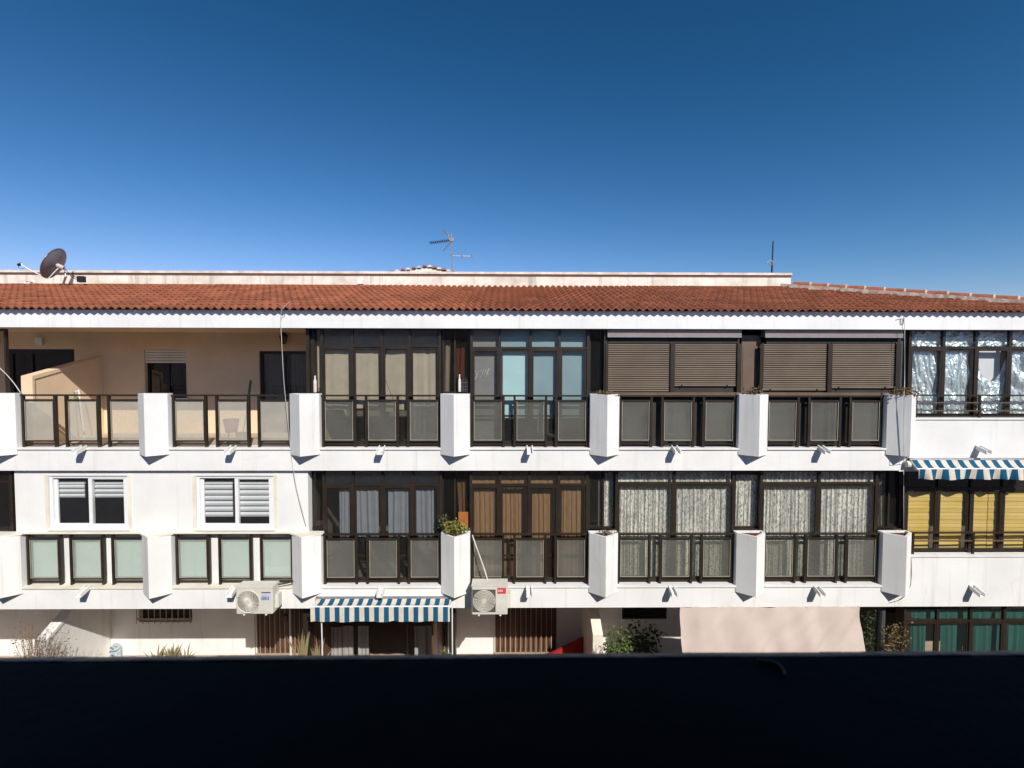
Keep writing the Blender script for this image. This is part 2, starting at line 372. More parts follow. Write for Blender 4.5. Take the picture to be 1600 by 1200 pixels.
# the dark ledge along the bottom of the picture
led = MB()
a0, a1 = W(-200, 1028.0, .60), W(1800, 1015.0, .60)
prof = [(-.36, -.004), (-.36, .016), (-.042, .016), (-.032, .0145), (-.004, .001), (0, -.004), (0, -.12), (-.30, -.12), (-.30, -.004)]
led.prism([(a0.x, a0.y+y, a0.z+z) for y, z in prof], [(a1.x, a1.y+y, a1.z+z) for y, z in prof])
LEDGE = root('balcony_ledge', (0, .45, a0.z-.12), 'black ledge running across the whole foreground bottom, slightly out of focus', 'ledge')
part(led, 'sill', BLACKP, LEDGE)
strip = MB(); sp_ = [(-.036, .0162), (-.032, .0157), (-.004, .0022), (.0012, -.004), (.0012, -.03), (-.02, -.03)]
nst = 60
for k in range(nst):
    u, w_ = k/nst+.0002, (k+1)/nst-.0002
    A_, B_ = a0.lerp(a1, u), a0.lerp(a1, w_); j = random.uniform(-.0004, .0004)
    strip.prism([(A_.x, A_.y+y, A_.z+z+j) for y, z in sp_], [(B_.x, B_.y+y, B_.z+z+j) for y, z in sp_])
part(strip, 'painted_edge_sheen', mat('black_edge_sheen', (.055, .051, .048), .5, col2=(.016, .016, .017), scale=9, spec=.4, bump=.3, bscale=90), LEDGE)  # paler mottled colour paints in the sky light caught by the outer edge
ck = MB(); ztop = a0.z + (a1.z-a0.z)*.6 + .0185
def on_ledge(px, py):
    d = FW + RT*((px-800)/FPX) - UP*((py-600)/FPX); return CAM + d*((ztop-CAM.z)/d.z)
ck.tube([on_ledge(*p) for p in ((1183, 1031), (1192, 1032), (1204, 1033), (1214, 1036), (1221, 1041), (1225, 1048), (1226, 1056))], .0016, 6)
thing(ck, 'cable_end', BCABLE, 'short curled black cable end lying on the dark foreground ledge', 'cable')

# ------------------------------------------------------------------ the apartment building
B = root('apartment_building', (0, YF, 0), 'long white apartment building with red tiled roof and brown glazed balconies', 'building')

# slabs
part(MB().box(XL, XR, YF, 14.6, ZB2, Z2-.036), 'floor_slab', WHITE, B)
part(MB().box(XL, XR, YF, 14.6, ZB1, Z1-.036), 'floor_slab', WHITE, B)
part(MB().box(XL, XR, YF-.6, 14.6, -.118, 0), 'ground_slab', FLOORT, B)
for z in (Z2, Z1):
    part(MB().box(XL, XR, 10.36, 14.6, z-.034, z), 'terrace_floor', FLOORT, B)
part(MB().box(XL, XR, 10.12, 14.6, 8.232, 8.40), 'roof_slab', CREAM, B)
part(MB().box(XL, 13.0, YF, 10.118, ZE, 8.50), 'fascia', WHITE, B)
# nosings between the planters
for lv, z in ((2, Z2), (1, Z1)):
    for i in range(-1, 6):
        xa = (P[i] if i >= 0 else P[0]-3.083) + .302; xb = P[i+1] - .302
        part(MB().box(xa, xb, YF-.032, 10.355, z-.033, z), 'slab_nosing', CREAM if (lv == 1 and i < 2) else WHITE, B)
# end walls, cross walls, back walls
for x in (XL, XR-.2): part(MB().box(x, x+.2, 10.4, 14.6, 0, 8.23), 'end_wall', WHITE, B)
part(MB().box(XL, XR, 14.601, 14.8, 0, 8.4), 'rear_wall', WHITE, B)
def wall_with_openings(x0, x1, y0, y1, z0, z1, ops, m, name='wall'):
    """wall made of one mesh of butted boxes round rectangular openings (x0,x1,z0,z1), openings sorted by x"""
    mb = MB(); x = x0
    for (a, b, c, d) in sorted(ops):
        if a > x: mb.box(x, a, y0, y1, z0, z1)
        if c > z0: mb.box(a, b, y0, y1, z0, c)
        if d < z1: mb.box(a, b, y0, y1, d, z1)
        x = b
    if x < x1: mb.box(x, x1, y0, y1, z0, z1)
    return part(mb, name, m, B)
# ---- top floor terrace (open, left)
XT = P[2] + .02                                           # where the open terrace ends
wop = (WX(226, 580, YB), WX(291, 580, YB), WZ(258, 622, YB), WZ(258, 546.5, YB))
dop = (WX(405, 580, YB), WX(480, 580, YB), Z2, WZ(440, 548.5, YB))
ldop = (WX(14, 580, YB), WX(117, 580, YB), Z2, WZ(60, 545.5, YB))
wall_with_openings(XL, XT, YB, YB+.2, Z2, 8.231, [ldop, wop, dop], BEIGE)
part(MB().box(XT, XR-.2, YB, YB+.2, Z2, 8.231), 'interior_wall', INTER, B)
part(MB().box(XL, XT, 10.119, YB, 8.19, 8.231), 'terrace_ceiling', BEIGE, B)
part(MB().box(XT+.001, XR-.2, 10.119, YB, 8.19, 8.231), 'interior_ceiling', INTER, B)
part(MB().box(XT, XT+.1, 10.40, YB, Z2, 8.189), 'cross_wall', BEIGE, B)
part(MB().box(XT+.002, XT+.098, 10.26, 10.399, Z2, 8.189), 'end_post', BROWN, B)
for i in (4, 6): part(MB().box(P[i]-.05, P[i]+.05, 10.34, YB, Z2, 8.189), 'cross_wall', INTER, B)
part(MB().box(XT+.101, XR-.2, 10.37, YB, Z2+.001, Z2+.004), 'interior_floor', INTER, B)
# ---- first floor
XW1 = WX(482, 790, 10.1)
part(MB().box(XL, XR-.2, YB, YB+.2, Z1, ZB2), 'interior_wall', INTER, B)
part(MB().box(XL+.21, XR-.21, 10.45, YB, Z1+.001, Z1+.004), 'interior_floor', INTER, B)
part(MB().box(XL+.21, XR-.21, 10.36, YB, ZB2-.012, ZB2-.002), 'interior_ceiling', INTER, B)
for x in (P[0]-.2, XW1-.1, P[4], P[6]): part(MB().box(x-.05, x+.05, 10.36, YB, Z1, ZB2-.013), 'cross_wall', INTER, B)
YW1 = 10.09
lz = WZ(300, 830.5, YW1)                                  # top of the ledge under the windows
w1 = (WX(77, 786, YW1), WX(200.5, 786, YW1), WZ(138, 827, YW1), WZ(138, 743.5, YW1))
w2 = (WX(307, 786, YW1), WX(428, 786, YW1), WZ(368, 827, YW1), WZ(368, 743.5, YW1))
XW0 = WX(24, 786, YW1)
wall_with_openings(XW0, XW1, YW1, YW1+.2, lz-.02, ZB2, [w1, w2], WHITE)
part(MB().box(XW0, XW1, 10.20, 10.36, Z1, lz-.021), 'parapet_wall', WHITE, B)
# ledge that caps railings and planters on the two walled bays
lm = MB()
lprof = [(XW0-.9, 10.2), (XW0-.9, 10.02)]
for i in (0, 1, 2):
    lprof += [(P[i]-.335, 9.985), (P[i], 9.745), (P[i]+.335, 9.985)]
lprof = [(p[0], p[1]) for p in lprof]
pl = [(P[0]-.335, 10.19), (P[0]-.335, 9.985), (P[0], 9.755)]
for i in (0, 1):
    pl += [(P[i]+.335, 9.985), (P[i]+.335, 10.03), (P[i+1]-.335, 10.03), (P[i+1]-.335, 9.985), (P[i+1], 9.755)]
pl += [(P[2]+.335, 9.985), (P[2]+.335, 10.088)]
pl += [(P[0]-.335, 10.088)]
pl = pl[1:]
lm.extz(pl, lz-.03, lz)
part(lm, 'ledge', CREAM, B)
# raised plaster bands around the two windows
for (a, b, c, d) in (w1, w2):
    fm = MB(); bw = .075; y0, y1 = YW1-.012, YW1-.001
    fm.box(a-bw, a, y0, y1, lz+.005, d+bw*.4); fm.box(b, b+bw, y0, y1, lz+.005, d+bw*.4)
    part(fm, 'window_surround', CREAM, B)

# ---- ground floor back wall with openings
g_gr = (WX(217, 960, YB), WX(300, 960, YB), WZ(258, 972, YB), 2.25)
g_d1 = (WX(401, 985, YB), WX(486, 985, YB), 0, 2.25)
g_w = (WX(516, 985, YB), WX(700, 985, YB), 0, 2.25)
g_d2 = (WX(774, 985, YB), WX(869, 985, YB), 0, 2.25)
g_x = (WX(972, 958, YB), WX(1042, 958, YB), WZ(1000, 967.5, YB), 2.25)
g_r = (WX(1300, 985, YB), WX(1560, 985, YB), 0, 2.2)
wall_with_openings(XL, XR-.2, YB, YB+.2, 0, ZB1, [g_gr, g_d1, g_w, g_d2, g_x, g_r], WHITE)
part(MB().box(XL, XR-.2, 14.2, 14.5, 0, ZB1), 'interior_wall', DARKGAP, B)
part(MB().box(P[6]-.4, XR-.2, 10.6, YB-.01, .001, .004), 'interior_floor', INTER, B)

# ---- sloping partitions between the apartments
def partition(px, zf, zb, z0, m, yf=10.4, th=.24):
    x = px; mb = MB()
    a = [(yf, z0), (YB, z0), (YB, zb), (yf, zf)]
    mb.extx(a, x-th/2+.02, x+th/2-.02)
    o = part(mb, 'partition_wall', m, B)
    c = MB(); c.extx([(yf-.02, zf-.07), (YB-.001, zb-.07), (YB-.001, zb+.01), (yf-.02, zf+.01)], x-th/2, x+th/2)
    part(c, 'coping', m, o)
    c = MB(); c.box(x-th/2, x+th/2, yf-.022, yf+.03, z0, zf-.06); part(c, 'end_pilaster', m, o)
xp = WX(42, 600, 10.38)
partition(xp, WZ(45, 588, 10.4), WZ(158, 557, YB), Z2, BEIGE)
partition(WX(66, 1000, 10.5), WZ(60, 999, 10.5), ZB1-.02, 0, WHITE, 10.5)
partition(WX(934, 1000, 10.45), WZ(934, 992, 10.45), ZB1+.25, 0, CREAM, 10.45, .22)

# ---- right-hand part of the facade: plain walls with bar railings
zr2, zr1 = WZ(1520, 653, YF), WZ(1520, 867, YF)
XRW = P[6]
part(MB().box(XRW, XR-.2, YF-.004, 10.16, ZB2-.02, zr2-.036), 'wall', WHITE, B)
part(MB().box(XRW, XR-.2, YF-.004, 10.16, ZB1+.004, zr1-.036), 'wall', WHITE, B)
for z in (zr2, zr1): part(MB().box(XRW+.25, XR-.2, YF-.03, 10.165, z-.035, z), 'slab_nosing', WHITE, B)

# ---- planters
def planter_mesh(h):
    mb = MB(); w, ys, yt, yb = .30, 9.982-YF, 9.735-YF, 10.14-YF
    out = [(-w, yb), (-w, ys), (0, yt), (w, ys), (w, yb)]
    t = .045; inn = [(-w+t, yb-t), (-w+t, ys+t*.55), (0, yt+t*1.25), (w-t, ys+t*.55), (w-t, yb-t)]
    n = 5; base = len(mb.v)
    for prof, z in ((out, 0), (out, h), (inn, h), (inn, h-.06)):
        mb.v += [(x, y, z) for x, y in prof]
    for l in range(3):
        for i in range(n):
            j = (i+1) % n; mb.f.append((l*n+i, l*n+j, (l+1)*n+j, (l+1)*n+i))
    mb.f.append(tuple(reversed(range(n))))
    s = MB(); s.extz([(x*.998, y) for x, y in inn], h-.10, h-.04)
    return mb, s
zp2b = WZ(944, 713, 9.78); zp2t = WZ(944, 616.8, 9.78)
hp = zp2t - zp2b
pm, sm = planter_mesh(hp)
pmesh = pm.mesh('planter', WHITE, False, True); smesh = sm.mesh('soil', SOIL, False, True)
for lv in (2, 1):
    for i in range(7):
        z = zp2b - (0 if lv == 2 else S)
        h2 = 0
        o = put(pmesh, 'planter', (P[i], YF, z), B)
        if not (lv == 1 and i < 3):
            put(smesh, 'soil', (P[i], YF, z), o)
zpt = {2: zp2t, 1: zp2t - S}

# ---- railings with framed glass panels
pw = P[3]-P[2]-.6
zt = {2: WZ(600, 616.8, YR), 1: WZ(600, 833.5, YR)}
pane_u = [(.004, .289), (.362, .645), (.711, .992)]
PW, PT = .046, .05
rail_cache = {}
def railing(i, lv, pmat, handrail=True, seed=0):
    x0 = P[i]+.302; z0 = {2: Z2, 1: Z1}[lv]; ztop = zt[lv]-z0
    if not handrail: ztop = lz-.032-z0
    key = (lv, handrail)
    if key not in rail_cache:
        hr = MB()
        if handrail: hr.box(0, pw, -.035, .035, ztop-.034, ztop)
        else: hr.box(0, pw, -.02, .02, ztop-.03, ztop)
        for (a, b) in pane_u:                     # thin bottom rails join the posts
            hr.box(a*pw+PW, b*pw-PW, -.012, .012, .055, .08)
        post = MB().box(0, PW, -.028, .028, 0, ztop-.03)
        wpan = (pane_u[0][1]-pane_u[0][0])*pw
        zb, zh = .115, ztop-.10
        fr = MB(); e = .038
        fr.box(PW, wpan-PW, -.02, .02, zb, zb+e); fr.box(PW, wpan-PW, -.02, .02, zh-e, zh)
        fr.box(PW, PW+e*.6, -.018, .018, zb+e, zh-e); fr.box(wpan-PW-e*.6, wpan-PW, -.018, .018, zb+e, zh-e)
        pn = MB().box(PW+e*.6, wpan-PW-e*.6, -.004, .004, zb+e, zh-e)
        bead = MB(); q = PW+e*.6; r = wpan-PW-e*.6
        bead.box(q, r, -.024, -.0205, zb+e-.008, zb+e+.002); bead.box(q, q+.008, -.024, -.0185, zb+e+.003, zh-e); bead.box(r-.008, r, -.024, -.0185, zb+e+.003, zh-e)
        rail_cache[key] = (hr.mesh('balcony_railing', BROWN, False, True), post.mesh('post', BROWN, False, True), fr.mesh('panel_frame', BROWN, False, True), pn, bead.mesh('glazing_bead', BEADM, False, True), {})
    hr, post, fr, pn, bead, pm_ = rail_cache[key]
    if pmat.name not in pm_: pm_[pmat.name] = pn.mesh('glass_panel', pmat, False, True)
    o = put(hr, 'balcony_railing', (x0, YR, z0), B)
    for k, (a, b) in enumerate(pane_u):
        put(post, 'post', (x0+a*pw, YR, z0), o); put(post, 'post', (x0+b*pw-PW, YR, z0), o)
        put(fr, 'panel_frame', (x0+a*pw, YR, z0), o); put(pm_[pmat.name], 'glass_panel', (x0+a*pw, YR, z0), o)
        put(bead, 'glazing_bead', (x0+a*pw, YR, z0), o)
    return o
BEADM = mat('pale_glazing_bead', (.45, .42, .34), .5)
for i in range(6):
    railing(i, 2, FROST if i < 2 else PANEL)
    railing(i, 1, FROSTG if i < 2 else PANEL, handrail=i >= 2)

def bar_railing(zs, zbot, x0, x1, posts, nm='bar_railing'):
    hr = MB().box(x0, x1, 10.03, 10.09, zs[0]-.03, zs[0])
    o = part(hr, nm, BROWN, B)
    for z in zs[1:]: part(MB().box(x0, x1, 10.045, 10.07, z-.02, z), 'rail', BROWN_L if z != zs[-1] else BROWN, o)
    for x in posts: part(MB().box(x-.02, x+.02, 10.04, 10.08, zbot, zs[0]-.03), 'post', BROWN, o)
xrl = P[6]+.302
bar_railing([WZ(1520, y, 10.06) for y in (616.5, 628.5, 641, 649.5)], zr2, xrl, XR-.2, [WX(p, 640, 10.06) for p in (1430, 1530, 1626)])
bar_railing([WZ(1520, y, 10.06) for y in (831, 844, 857.5)], zr1, xrl, XR-.2, [WX(p, 850, 10.06) for p in (1426, 1520, 1622)])

# ---- glazed balcony enclosures
def glazing(cols, rows, Y, gmat, name='balcony_glazing', top=None, bot=None, sash=True, skip=(), fw=.055, frame=BROWN, py=None, pyr=None, extra_mid=None):
    """cols: mullion centres (x); rows: rail centres (z, high to low); panes and sashes are separate sub-parts"""
    fm = MB(); zt_, zb_ = rows[0], rows[-1]
    for x in cols: fm.box(x-fw/2, x+fw/2, Y-.03, Y+.03, zb_-.02, zt_+.02)
    o = None; rr = MB()
    for z in rows:
        for a, b in zip(cols, cols[1:]):
            fm.box(a+fw/2, b-fw/2, Y-.026, Y+.026, z-.025, z+.025)
    o = part(fm, name, frame, B)
    for r in range(len(rows)-1):
        for c in range(len(cols)-1):
            if (r, c) in skip: continue
            a, b, zh, zl = cols[c]+fw/2, cols[c+1]-fw/2, rows[r]-.025, rows[r+1]+.025
            e = 0
            if sash and r == len(rows)-2 and (zh-zl) > .6:
                e = .034; s_ = MB(); yo = .012 if c % 2 else -.006
                s_.box(a+.002, a+e, Y-.02+yo, Y+.015+yo, zl+.002, zh-.002); s_.box(b-e, b-.002, Y-.02+yo, Y+.015+yo, zl+.002, zh-.002)
                s_.box(a+e, b-e, Y-.018+yo, Y+.013+yo, zl+.002, zl+.05); s_.box(a+e, b-e, Y-.018+yo, Y+.013+yo, zh-.04, zh-.002)
                if extra_mid is not None: s_.box(a+e, b-e, Y-.014+yo, Y+.010+yo, extra_mid-.02, extra_mid+.02)
                part(s_, 'sash', frame, o)
            part(MB().grid(lambda u, v: (a+e+(b-a-2*e)*u, Y, zl+(zh-zl)*v), 1, 1), 'pane', gmat, o, fix=False)
    return o
def xs(pxs, py, Y): return [WX(p, py, Y) for p in pxs]
zU = ZE+.02
u3 = glazing(xs((503.5, 551, 597.5, 640.5, 687.5), 560, YG), [zU, WZ(600, 540.5, YG), Z2+.03], YG, GLASS, extra_mid=WZ(600, 652, YG))
u4 = glazing(xs((737, 781, 829, 874, 918.5), 560, YG), [zU, WZ(829, 544, YG), Z2+.03], YG, GLASS, extra_mid=WZ(829, 650, YG))
l3 = glazing(xs((507, 552.5, 598.5, 645.5, 689), 800, YG), [ZB2+.01, WZ(600, 757.5, YG), Z1+.03], YG, GLASS, extra_mid=WZ(600, 868, YG))
l4 = glazing(xs((736, 781, 827, 873, 917), 800, YG), [ZB2+.01, WZ(829, 757.5, YG), Z1+.03], YG, GLASS, extra_mid=WZ(829, 868, YG))
l5 = glazing(xs((963, 1052.5, 1144.5), 800, YG), [ZB2+.01, WZ(1050, 755, YG), Z1+.03], YG, GLASS)
l6 = glazing(xs((1188, 1278, 1367), 800, YG), [ZB2+.01, WZ(1280, 755, YG), Z1+.03], YG, GLASS)
r2 = glazing(xs((1419, 1471.5, 1522, 1575, 1628), 590, YG), [zU, WZ(1500, 543.5, YG), zr2+.0], YG, GLASS)
r1 = glazing(xs((1413, 1464, 1515, 1565, 1617), 800, YG), [ZB2-.01, WZ(1500, 763, YG), zr1+.0], YG, GLASS)
r0 = glazing(xs((1412, 1463, 1514.5, 1567, 1620), 985, YG+.02), [ZB1-.03, WZ(1500, 970, YG), .05], YG+.02, GLASS)
# narrow lights set back above the planters
YN = 10.30
def narrow(pxs, py, ztop, zbot, gmat=GLASS, Y=YN):
    return glazing(xs(pxs, py, Y), [ztop, zbot], Y, gmat, name='side_light', sash=False, fw=.04)
zpl2, zpl1 = zpt[2]+.01, zpt[1]+.01
narrow((486, 505), 570, zU, zpl2); narrow((693, 711, 733), 570, zU, zpl2, GLASSD); narrow((921, 944), 570, zU, zpl2, GLASSD)
narrow((485, 506), 790, ZB2, zpl1, GLASSD); narrow((692, 711, 733), 790, ZB2, zpl1, GLASSD); narrow((920, 942, 960), 790, ZB2, zpl1, GLASS)
narrow((1147, 1186), 790, ZB2, zpl1); narrow((1370, 1387, 1411), 790, ZB2, zpl1, GLASSD)
# dark posts beside the enclosures
for px, py, w, za, zb in ((483, 570, .07, Z2, 8.18), (483.5, 790, .06, lz+.003, ZB2), (945, 570, .07, zpl2, 8.13)):
    x = WX(px, py, 10.24); part(MB().box(x-w/2, x+w/2, 10.165, 10.255, za, zb), 'enclosure_post', BROWN, B)
# left neighbours' glazing at the frame edge
narrow((-70, -30, 11), 570, 8.1, Z2+.9, GLASSD, 10.24)
glazing(xs((-60, -20, 20), 786, 10.16), [ZB2, WZ(10, 752, 10.16), WZ(10, 828, 10.16)], 10.16, GLASSD)

# ---- roller shutters of the two right bays
def shutter(pa, pb, ytop, ybot, Y):
    x0, x1 = WX(pa, 570, Y), WX(pb, 570, Y); z1, z0 = WZ((pa+pb)/2, ytop, Y), WZ((pa+pb)/2, ybot, Y)
    fr = MB().box(x0-.03, x0-.002, Y-.03, Y+.03, WZ(pa, 612, Y), z1+.02).box(x1+.002, x1+.03, Y-.03, Y+.03, WZ(pa, 612, Y), z1+.02)
    o = part(fr, 'roller_shutter', BROWN, B)
    n = 22; p = .0456
    k = int((z1-z0)/p)
    sm = MB(); sm.extx([(-.001, .002), (-.012, .008), (-.013, .024), (.006, .035), (.012, .035), (.012, .002)], 0, x1-x0)
    me = sm.mesh('slat', SHUTTER, False, True)
    for i in range(k): put(me, 'slat', (x0, Y, z1-(i+1)*p), o)
    return o, x0, x1, z1-k*p
for pa, pb, yb in ((950, 1046, 613), (1054, 1150, 604), (1192, 1291, 609.5), (1299, 1397, 607.5)):
    o, x0, x1, zz = shutter(pa, pb, 537, yb, YG)
    if yb < 610:
        part(MB().box(x0, x1, YG-.012, YG+.008, zz-.022, zz-.002), 'bottom_bar', SHUTTER, o)
        for q in (.12, .86): part(MB().box(x0+(x1-x0)*q-.012, x0+(x1-x0)*q+.012, YG-.03, YG-.013, zz-.03, zz+.01), 'stop', DARKMETAL, o)
    part(MB().box(x0, x1, YG+.035, YG+.05, Z2+.02, zz+.03), 'dark_gap_sheet', DARKGAP, o)  # dark sheet stands in for the unlit gap below the shutter
for pa, pb in ((949.5, 1159), (1196, 1411.5)):
    o = part(MB().extx([(YG-.10, WZ(1100, 526.3, YG-.1)), (YG+.1, WZ(1100, 526.3, YG-.1)), (YG+.1, ZE+.01), (YG-.06, ZE+.01), (YG-.1, ZE-.015)], WX(pa, 520, YG-.1), WX(pb, 520, YG-.1)), 'shutter_box', BOXPINK, B)
    z = WZ(1100, 526.3, YG-.1); part(MB().box(WX(pa, 520, YG-.1), WX(pb, 520, YG-.1), YG-.106, YG-.09, z-.012, z-.001), 'edge_trim', METAL, o)
    xa = WX(pa+1, 530, YG)
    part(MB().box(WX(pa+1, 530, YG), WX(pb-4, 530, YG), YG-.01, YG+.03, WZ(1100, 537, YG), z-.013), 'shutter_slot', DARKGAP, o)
# sill rails, centre posts, brown infill panels
for pa, pb in ((946, 1157), (1186, 1411)):
    part(MB().box(WX(pa, 614, YG), WX(pb, 614, YG), YG-.05, YG+.03, WZ(1100, 617.5, YG), WZ(1100, 613, YG)), 'sill', BROWN_L, B)
for pa, pb in ((1046.5, 1053.5), (1291.5, 1298.5), (1150.5, 1157), (1397.5, 1405), (945.5, 949.5), (1186, 1191.5)):
    part(MB().box(WX(pa, 570, YG)+.031*(pb < 1060 and pa > 1040)*0, WX(pb, 570, YG), YG-.045, YG-.031, WZ(1100, 613, YG), WZ(1100, 537, YG)), 'jamb', BROWN, B)
x0, x1 = WX(1157.5, 570, 10.3), WX(1187, 570, 10.3)
o = part(MB().box(x0, x1, 10.28, 10.32, zpl2, WZ(1170, 524, 10.3)), 'infill_panel', BROWN_L, B)
part(MB().box(x0+.03, x1-.05, 10.272, 10.279, zpl2+.05, WZ(1170, 541, 10.3)), 'raised_field', BROWN_L, o)
x0, x1 = WX(1404, 570, 10.28), WX(1418, 570, 10.28)
part(MB().box(x0, x1, 10.262, 10.30, zpl2, ZE), 'infill_panel', PIPEG, B)

# ---- terrace openings on the top floor
def reveal(op, Y, depth, m): pass
a, b, c, d = wop
o = part(MB().box(a, a+.05, YB+.1, YB+.15, c, d).box(b-.05, b, YB+.1, YB+.15, c, d).box(a+.05, b-.05, YB+.1, YB+.15, c, c+.05).box((a+b)/2-.03, (a+b)/2+.03, YB+.1, YB+.15, c+.05, d), 'window', DARKMETAL, B)
part(MB().box(a+.05, b-.05, YB+.12, YB+.126, c+.05, d), 'pane', GLASSD, o)
part(MB().box(a-.06, b+.06, YB-.07, YB+.09, c-.05, c-.001), 'sill', WHITE, o)
k = 0; z = d
sm = MB().extx([(0, .002), (-.012, .012), (-.012, .055), (.004, .062), (.004, .002)], 0, b-a).mesh('slat', CREAM, False, True)
sh = part(MB().box(a+.001, b-.001, YB+.045, YB+.06, d-.06, d), 'roller_shutter', CREAM, B)
for k in range(5): put(sm, 'slat', (a, YB+.04, d-(k+1)*.066), sh)
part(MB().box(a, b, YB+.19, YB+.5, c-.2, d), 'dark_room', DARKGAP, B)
a, b, c, d = dop
o = part(MB().box(a, a+.07, YB+.06, YB+.12, c, d).box(b-.05, b, YB+.06, YB+.12, c, d).box(a+.07, b-.05, YB+.06, YB+.12, d-.07, d).box((a+b)/2-.0, (a+b)/2+.05, YB+.06, YB+.12, c, d-.07), 'terrace_door', DARKMETAL, B)
part(MB().box(a+.07, b-.05, YB+.08, YB+.086, c, d-.07), 'pane', GLASS, o)
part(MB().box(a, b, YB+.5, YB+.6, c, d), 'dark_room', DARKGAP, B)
a, b, c, d = ldop
o = part(MB().box(a, a+.08, YB+.02, YB+.1, c, d).box(b-.06, b, YB+.02, YB+.1, c, d).box(a+.08, b-.06, YB+.02, YB+.1, d-.12, d).box(a+.5, a+.57, YB+.02, YB+.1, c, d-.12), 'terrace_door', DARKMETAL, B)
part(MB().box(a+.08, b-.06, YB+.05, YB+.056, c, d-.12), 'pane', GLASSD, o)
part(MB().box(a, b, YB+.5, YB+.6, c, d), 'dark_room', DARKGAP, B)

# ---- white sliding windows of the first floor
def sliding_window(op, split):
    a, b, c, d = op; y = YW1+.03
    fm = MB(); e = .05
    fm.box(a, b, y, y+.09, c, c+e).box(a, b, y, y+.09, d-e, d).box(a, a+e, y+.001, y+.089, c+e, d-e).box(b-e, b, y+.001, y+.089, c+e, d-e)
    o = part(fm, 'sliding_window', PVC, B); xm = a+(b-a)*split
    for k, (s, t, yy) in enumerate(((a+e+.002, xm+.035, y+.05), (xm-.035, b-e-.002, y+.012))):
        w = .058 if k == 0 else .07
        sm = MB().box(s, s+w, yy, yy+.032, c+e, d-e).box(t-w, t, yy, yy+.032, c+e, d-e).box(s+w, t-w, yy+.001, yy+.031, c+e, c+e+.05).box(s+w, t-w, yy+.001, yy+.031, d-e-.03, d-e)
        so_ = part(sm, 'sash', PVC, o)
        part(MB().grid(lambda u, v: (s+w+(t-s-2*w)*u, yy+.015, c+e+.05+(d-c-2*e-.08)*v), 1, 1), 'pane', GLASSR, o, fix=False)
    part(MB().box(a-.03, b+.03, YW1-.035, YW1+.028, c-.018, c-.001), 'sill', PVC, o)
    return a, b, c, d, xm
winA = sliding_window(w1, .5); winB = sliding_window(w2, .505)

# ---- rain spouts on the slab edges
spm = MB(); sp_l = .22
def spout_profile(w, h): return [(-w, -h), (w, -h), (w, h), (w-.018, h), (w-.018, -h+.016), (-w+.018, -h+.016), (-w+.018, h), (-w, h)]
pr = spout_profile(.062, .042)
spm.prism([(x, .02, z+.035) for x, z in pr], [(x, -sp_l, z-.04) for x, z in pr])
spmesh = spm.mesh('rain_spout', WHITE, False, True)
for lv, xsn in ((2, (130, 364, 597, 827.5, 1054, 1283, 1530)), (1, (136, 367, 597, 826.5, 1049, 1276, 1520))):
    for p in xsn:
        y = (699 if lv == 2 else 917)
        put(spmesh, 'rain_spout', (WX(p, y, YF-.03), YF-.031, WZ(p, y, YF)-.028), B)

# ------------------------------------------------------------------ roof
YE, ZEV = 9.885, WZ(700, 486.5, 9.885)
YT = 13.5; ZT = WZ(700, 448.5, YT)
sl_ = math.atan2(ZT-ZEV, YT-YE); cs, sn = cos(sl_), sin(sl_)
def roof_pt(u, v, n=0):           # u along X, v up the slope from the eave, n out of the plane
    return Vector((u, YE+v*cs-n*sn, ZEV+v*sn+n*cs))
def hit_roof(px, py):             # where a ray of the photo meets the roof plane
    d = FW + RT*((px-800)/FPX) - UP*((py-600)/FPX)
    N = Vector((0, -sn, cs)); t = (Vector((0, YE, ZEV))-CAM).dot(N)/d.dot(N)
    q = CAM+d*t; return q, (q.y-YE)/cs
LEN = (YT-YE)/cs; ROWS = 11; EXP = LEN/ROWS
h0, v0 = hit_roof(1236, 452); h1, v1 = hit_roof(1600, 478.5)
slope_h = (h1.x-h0.x)/(v1-v0)
def hip_x(v): return h0.x + (v-v0)*slope_h
XC = hip_x(0)
rd = MB()                          # deck under the tiles
q = [roof_pt(XL, .26, -.012), roof_pt(XC-.1, .26, -.012), roof_pt(hip_x(LEN), LEN, -.012), roof_pt(XL, LEN, -.012)]
rd.prism([p + Vector((0, 0, -.05)) for p in q], q)
ROOF = part(rd, 'roof', MORTAR, B)
TWID = .3165
def tile_verts(mb, u, v, nseg=6, jit=0):
    """double-wave tile; lower end raised over the course below"""
    amp = .028; L = EXP+.045; base = len(mb.v); k = 2*nseg+1
    lift = .042
    for (vv, nn) in ((0, lift), (L, .0), (0, lift-.025)):
        for i in range(k):
            x = i/(k-1)*TWID
            mb.v.append(tuple(roof_pt(u+x, v+vv, nn+amp*(1-cos(2*pi*i/nseg))*1.0 + jit)))
    for i in range(k-1):
        mb.f.append((base+i, base+i+1, base+k+i+1, base+k+i))
        mb.f.append((base+2*k+i, base+2*k+i+1, base+i+1, base+i))
tb = MB(); tile_verts(tb, 0, 0); o0 = roof_pt(0, 0)
tb.v = [(x-o0.x, y-o0.y, z-o0.z) for x, y, z in tb.v]
tile_mesh = tb.mesh('roof_tile', TILE, False, True)
for p in tile_mesh.polygons: p.use_smooth = False
rest = MB(); cnt = 0
ncol = int((XC-XL)/TWID)+2
for r in range(ROWS):
    for c in range(ncol):
        u = XL + c*TWID; v = r*EXP
        if u+TWID*.6 > hip_x(v+EXP*.5): break
        ct = roof_pt(u+TWID/2, v)
        pxx = 800+FPX*(ct-CAM).dot(RT)/(ct-CAM).dot(FW)
        if r < 4 and -10 < pxx < 1612 and cnt < 296:
            put(tile_mesh, 'roof_tile', roof_pt(u, v, random.uniform(-.003, .003)), ROOF); cnt += 1
        else:
            tile_verts(rest, u, v, 6, random.uniform(-.003, .003))
